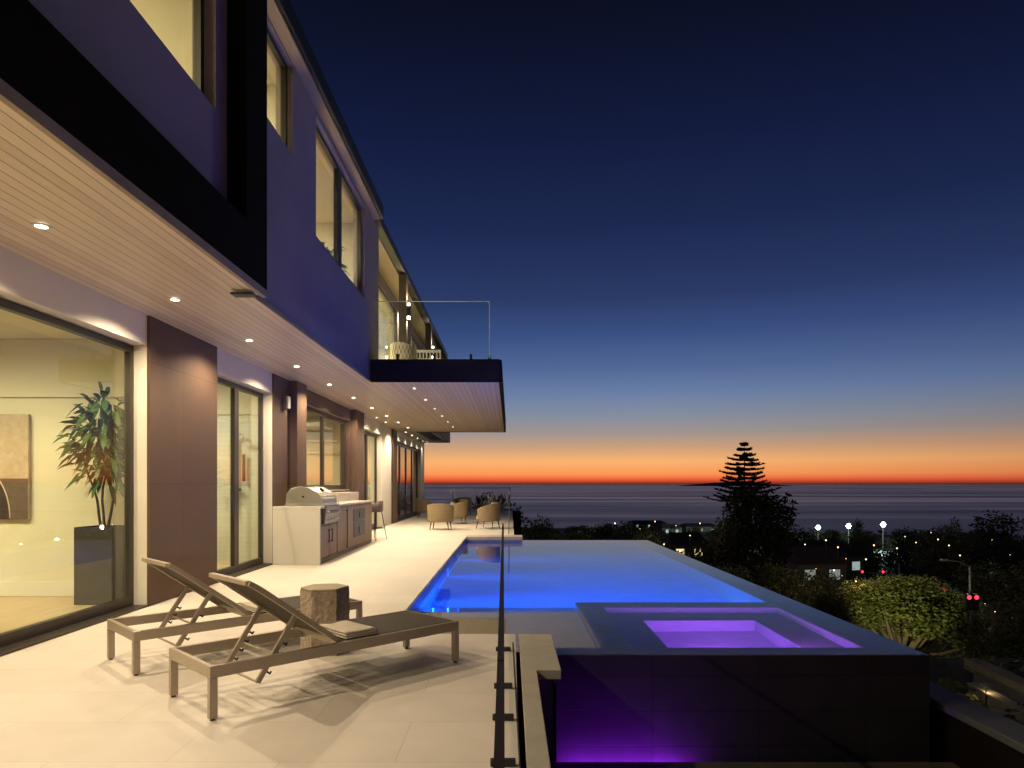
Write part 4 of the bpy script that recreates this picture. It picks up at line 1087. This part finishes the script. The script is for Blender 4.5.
# neighbouring garden walls
def garden_wall(label, p0, p1, z0, z1, t):
    o = thing('garden_wall', label, 'wall', ((p0[0] + p1[0]) / 2, (p0[1] + p1[1]) / 2, z0), math.atan2(p1[1] - p0[1], p1[0] - p0[0]), 'neighbouring garden walls')
    L = math.hypot(p1[0] - p0[0], p1[1] - p0[1]); h_ = z1 - z0
    B('wall_face', CONCD, o, -L / 2, L / 2, -t / 2, t / 2, -2., h_ - .06)
    B('capping', CONCD, o, -L / 2 - .02, L / 2 + .02, -t / 2 - .04, t / 2 + .04, h_ - .06, h_, bevel=.01)
garden_wall('uppermost pale neighbouring wall, at the right edge of the view', at(972, 654, 24)[:2], at(1060, 672, 19.5)[:2], -4.9, -4.62, .5)
garden_wall('middle neighbouring wall below the small path lamp', at(974, 672, 21)[:2], at(1060, 702, 17)[:2], -4.95, -4.6, .3)
garden_wall('short neighbouring wall facing the parapet, lowest of the three', at(962, 691, 19.5)[:2], at(1005, 688, 18.3)[:2], -5.0, -4.66, .25)
B('garden_bed', SOIL, None, 10.5, 30, 9, 25.5, -9.5, -4.98)['kind'] = 'structure'
tr_ = MB().prism([at(975, 0, 24.5)[:2], at(1075, 0, 20)[:2], at(1075, 0, 17)[:2], at(972, 0, 21)[:2]][::-1], -5.4, -4.86).build('path', CONCD); tag(tr_, kind='structure')
pl = thing('path_lamp', 'small hooded path lamp on the neighbouring garden wall', 'lamp', (13.8, 20.0, -4.86))
MB().tube([(0, 0, -.2), (0, 0, .5)], .02, 8).build('post', DARKTRIM, pl)
hd = MB().lathe([(.17, .46), (.15, .5), (.02, .54)], 14).build('hood', CONC, pl)
MB().lathe([(.12, .45), (.12, .458)], 12).build('lens', emit('path_lamp_glow', (1., .8, .45), 2.5), hd)
light('path_lamp_light', 'POINT', (0, 0, .38), 9, (1., .74, .36), pl, shadow_soft_size=.05)
# road at the junction
rd = MB()
pts = [(22, 70), (40, 69), (60, 66), (90, 60)]
for (ax, ay), (bx_, by_) in zip(pts[:-1], pts[1:]):
    rd.add([(ax, ay - 3.5, ground(ax, ay) + .25), (bx_, by_ - 3.5, ground(bx_, by_) + .25), (bx_, by_ + 3.5, ground(bx_, by_) + .25), (ax, ay + 3.5, ground(ax, ay) + .25)], [(0, 1, 2, 3)])
tag(rd.build('road', ASPH), kind='structure')

# ------------------------------------------------------------------ dusk sky
Wd = bpy.data.worlds.new('World'); S.world = Wd; t = NT(Wd)
def lin(c): return tuple((v / 255 / 12.92) if v / 255 <= .04045 else ((v / 255 + .055) / 1.055) ** 2.4 for v in c)
gn = t.n('ShaderNodeTexCoord').outputs['Generated']; sp = t.n('ShaderNodeSeparateXYZ'); t.l(gn, sp.inputs[0])
zz = t.math('MULTIPLY', sp.outputs[2], 1 / .62, True)
def zp(y): v = (484 - y) / 690.; return (v / math.sqrt(1 + v * v)) / .62
glow = [(484, (92, 38, 34)), (481.5, (200, 70, 42)), (478.5, (243, 108, 64)), (474, (252, 152, 88)), (462, (251, 180, 112)), (448, (204, 160, 124)), (434, (160, 149, 142)),
        (417, (134, 142, 158)), (396, (108, 128, 166)), (370, (82, 105, 150)), (335, (58, 79, 130)), (300, (43, 59, 101)), (230, (29, 41, 80)), (140, (20, 28, 62)), (60, (14, 20, 44)), (0, (11, 15, 33))]
dim = [(484, (60, 28, 30)), (478, (150, 72, 52)), (460, (138, 92, 74)), (430, (96, 92, 100)), (390, (62, 74, 108)), (330, (38, 52, 90)), (230, (20, 30, 64)), (100, (11, 15, 34)), (0, (8, 11, 24))]
def skyramp(st): return t.ramp(zz, [(zp(y), lin(c)) for y, c in st])
hl = t.math('SQRT', t.math('ADD', t.math('MULTIPLY', sp.outputs[0], sp.outputs[0]), t.math('MULTIPLY', sp.outputs[1], sp.outputs[1])))
az = t.math('DIVIDE', t.math('ADD', t.math('MULTIPLY', sp.outputs[0], -.05), sp.outputs[1]), hl)
f = t.math('DIVIDE', t.math('SUBTRACT', az, .45), .52, True)
sky = t.mixc(f, skyramp(dim), skyramp(glow))
bg_ = t.n('ShaderNodeBackground'); t.l(sky, bg_.inputs[0]); bg_.inputs[1].default_value = 1.
wo = t.n('ShaderNodeOutputWorld'); t.l(bg_.outputs[0], wo.inputs[0])

# ------------------------------------------------------------------ camera and render settings
cd = bpy.data.cameras.new('camera'); cam = bpy.data.objects.new('camera', cd); COL.objects.link(cam)
cam.location = (0, 0, H); cam.rotation_euler = (R(90), 0, 0)
cd.sensor_width = 36; cd.lens = 690 / 1024 * 36; cd.shift_y = 100 / 1024; cd.shift_x = 2 / 1024
cd.clip_start = .02; cd.clip_end = 200000
S.camera = cam
S.render.engine = 'CYCLES'
cy = S.cycles
cy.use_denoising = True
try: cy.denoiser = 'OPENIMAGEDENOISE'
except Exception: pass
cy.max_bounces = 10; cy.transparent_max_bounces = 24; cy.sample_clamp_indirect = 4.; cy.blur_glossy = .6
cy.caustics_reflective = False; cy.caustics_refractive = True
vs_ = S.view_settings; vs_.view_transform = 'Standard'; vs_.look = 'None'; vs_.exposure = 0; vs_.gamma = 1; vs_.use_curve_mapping = False
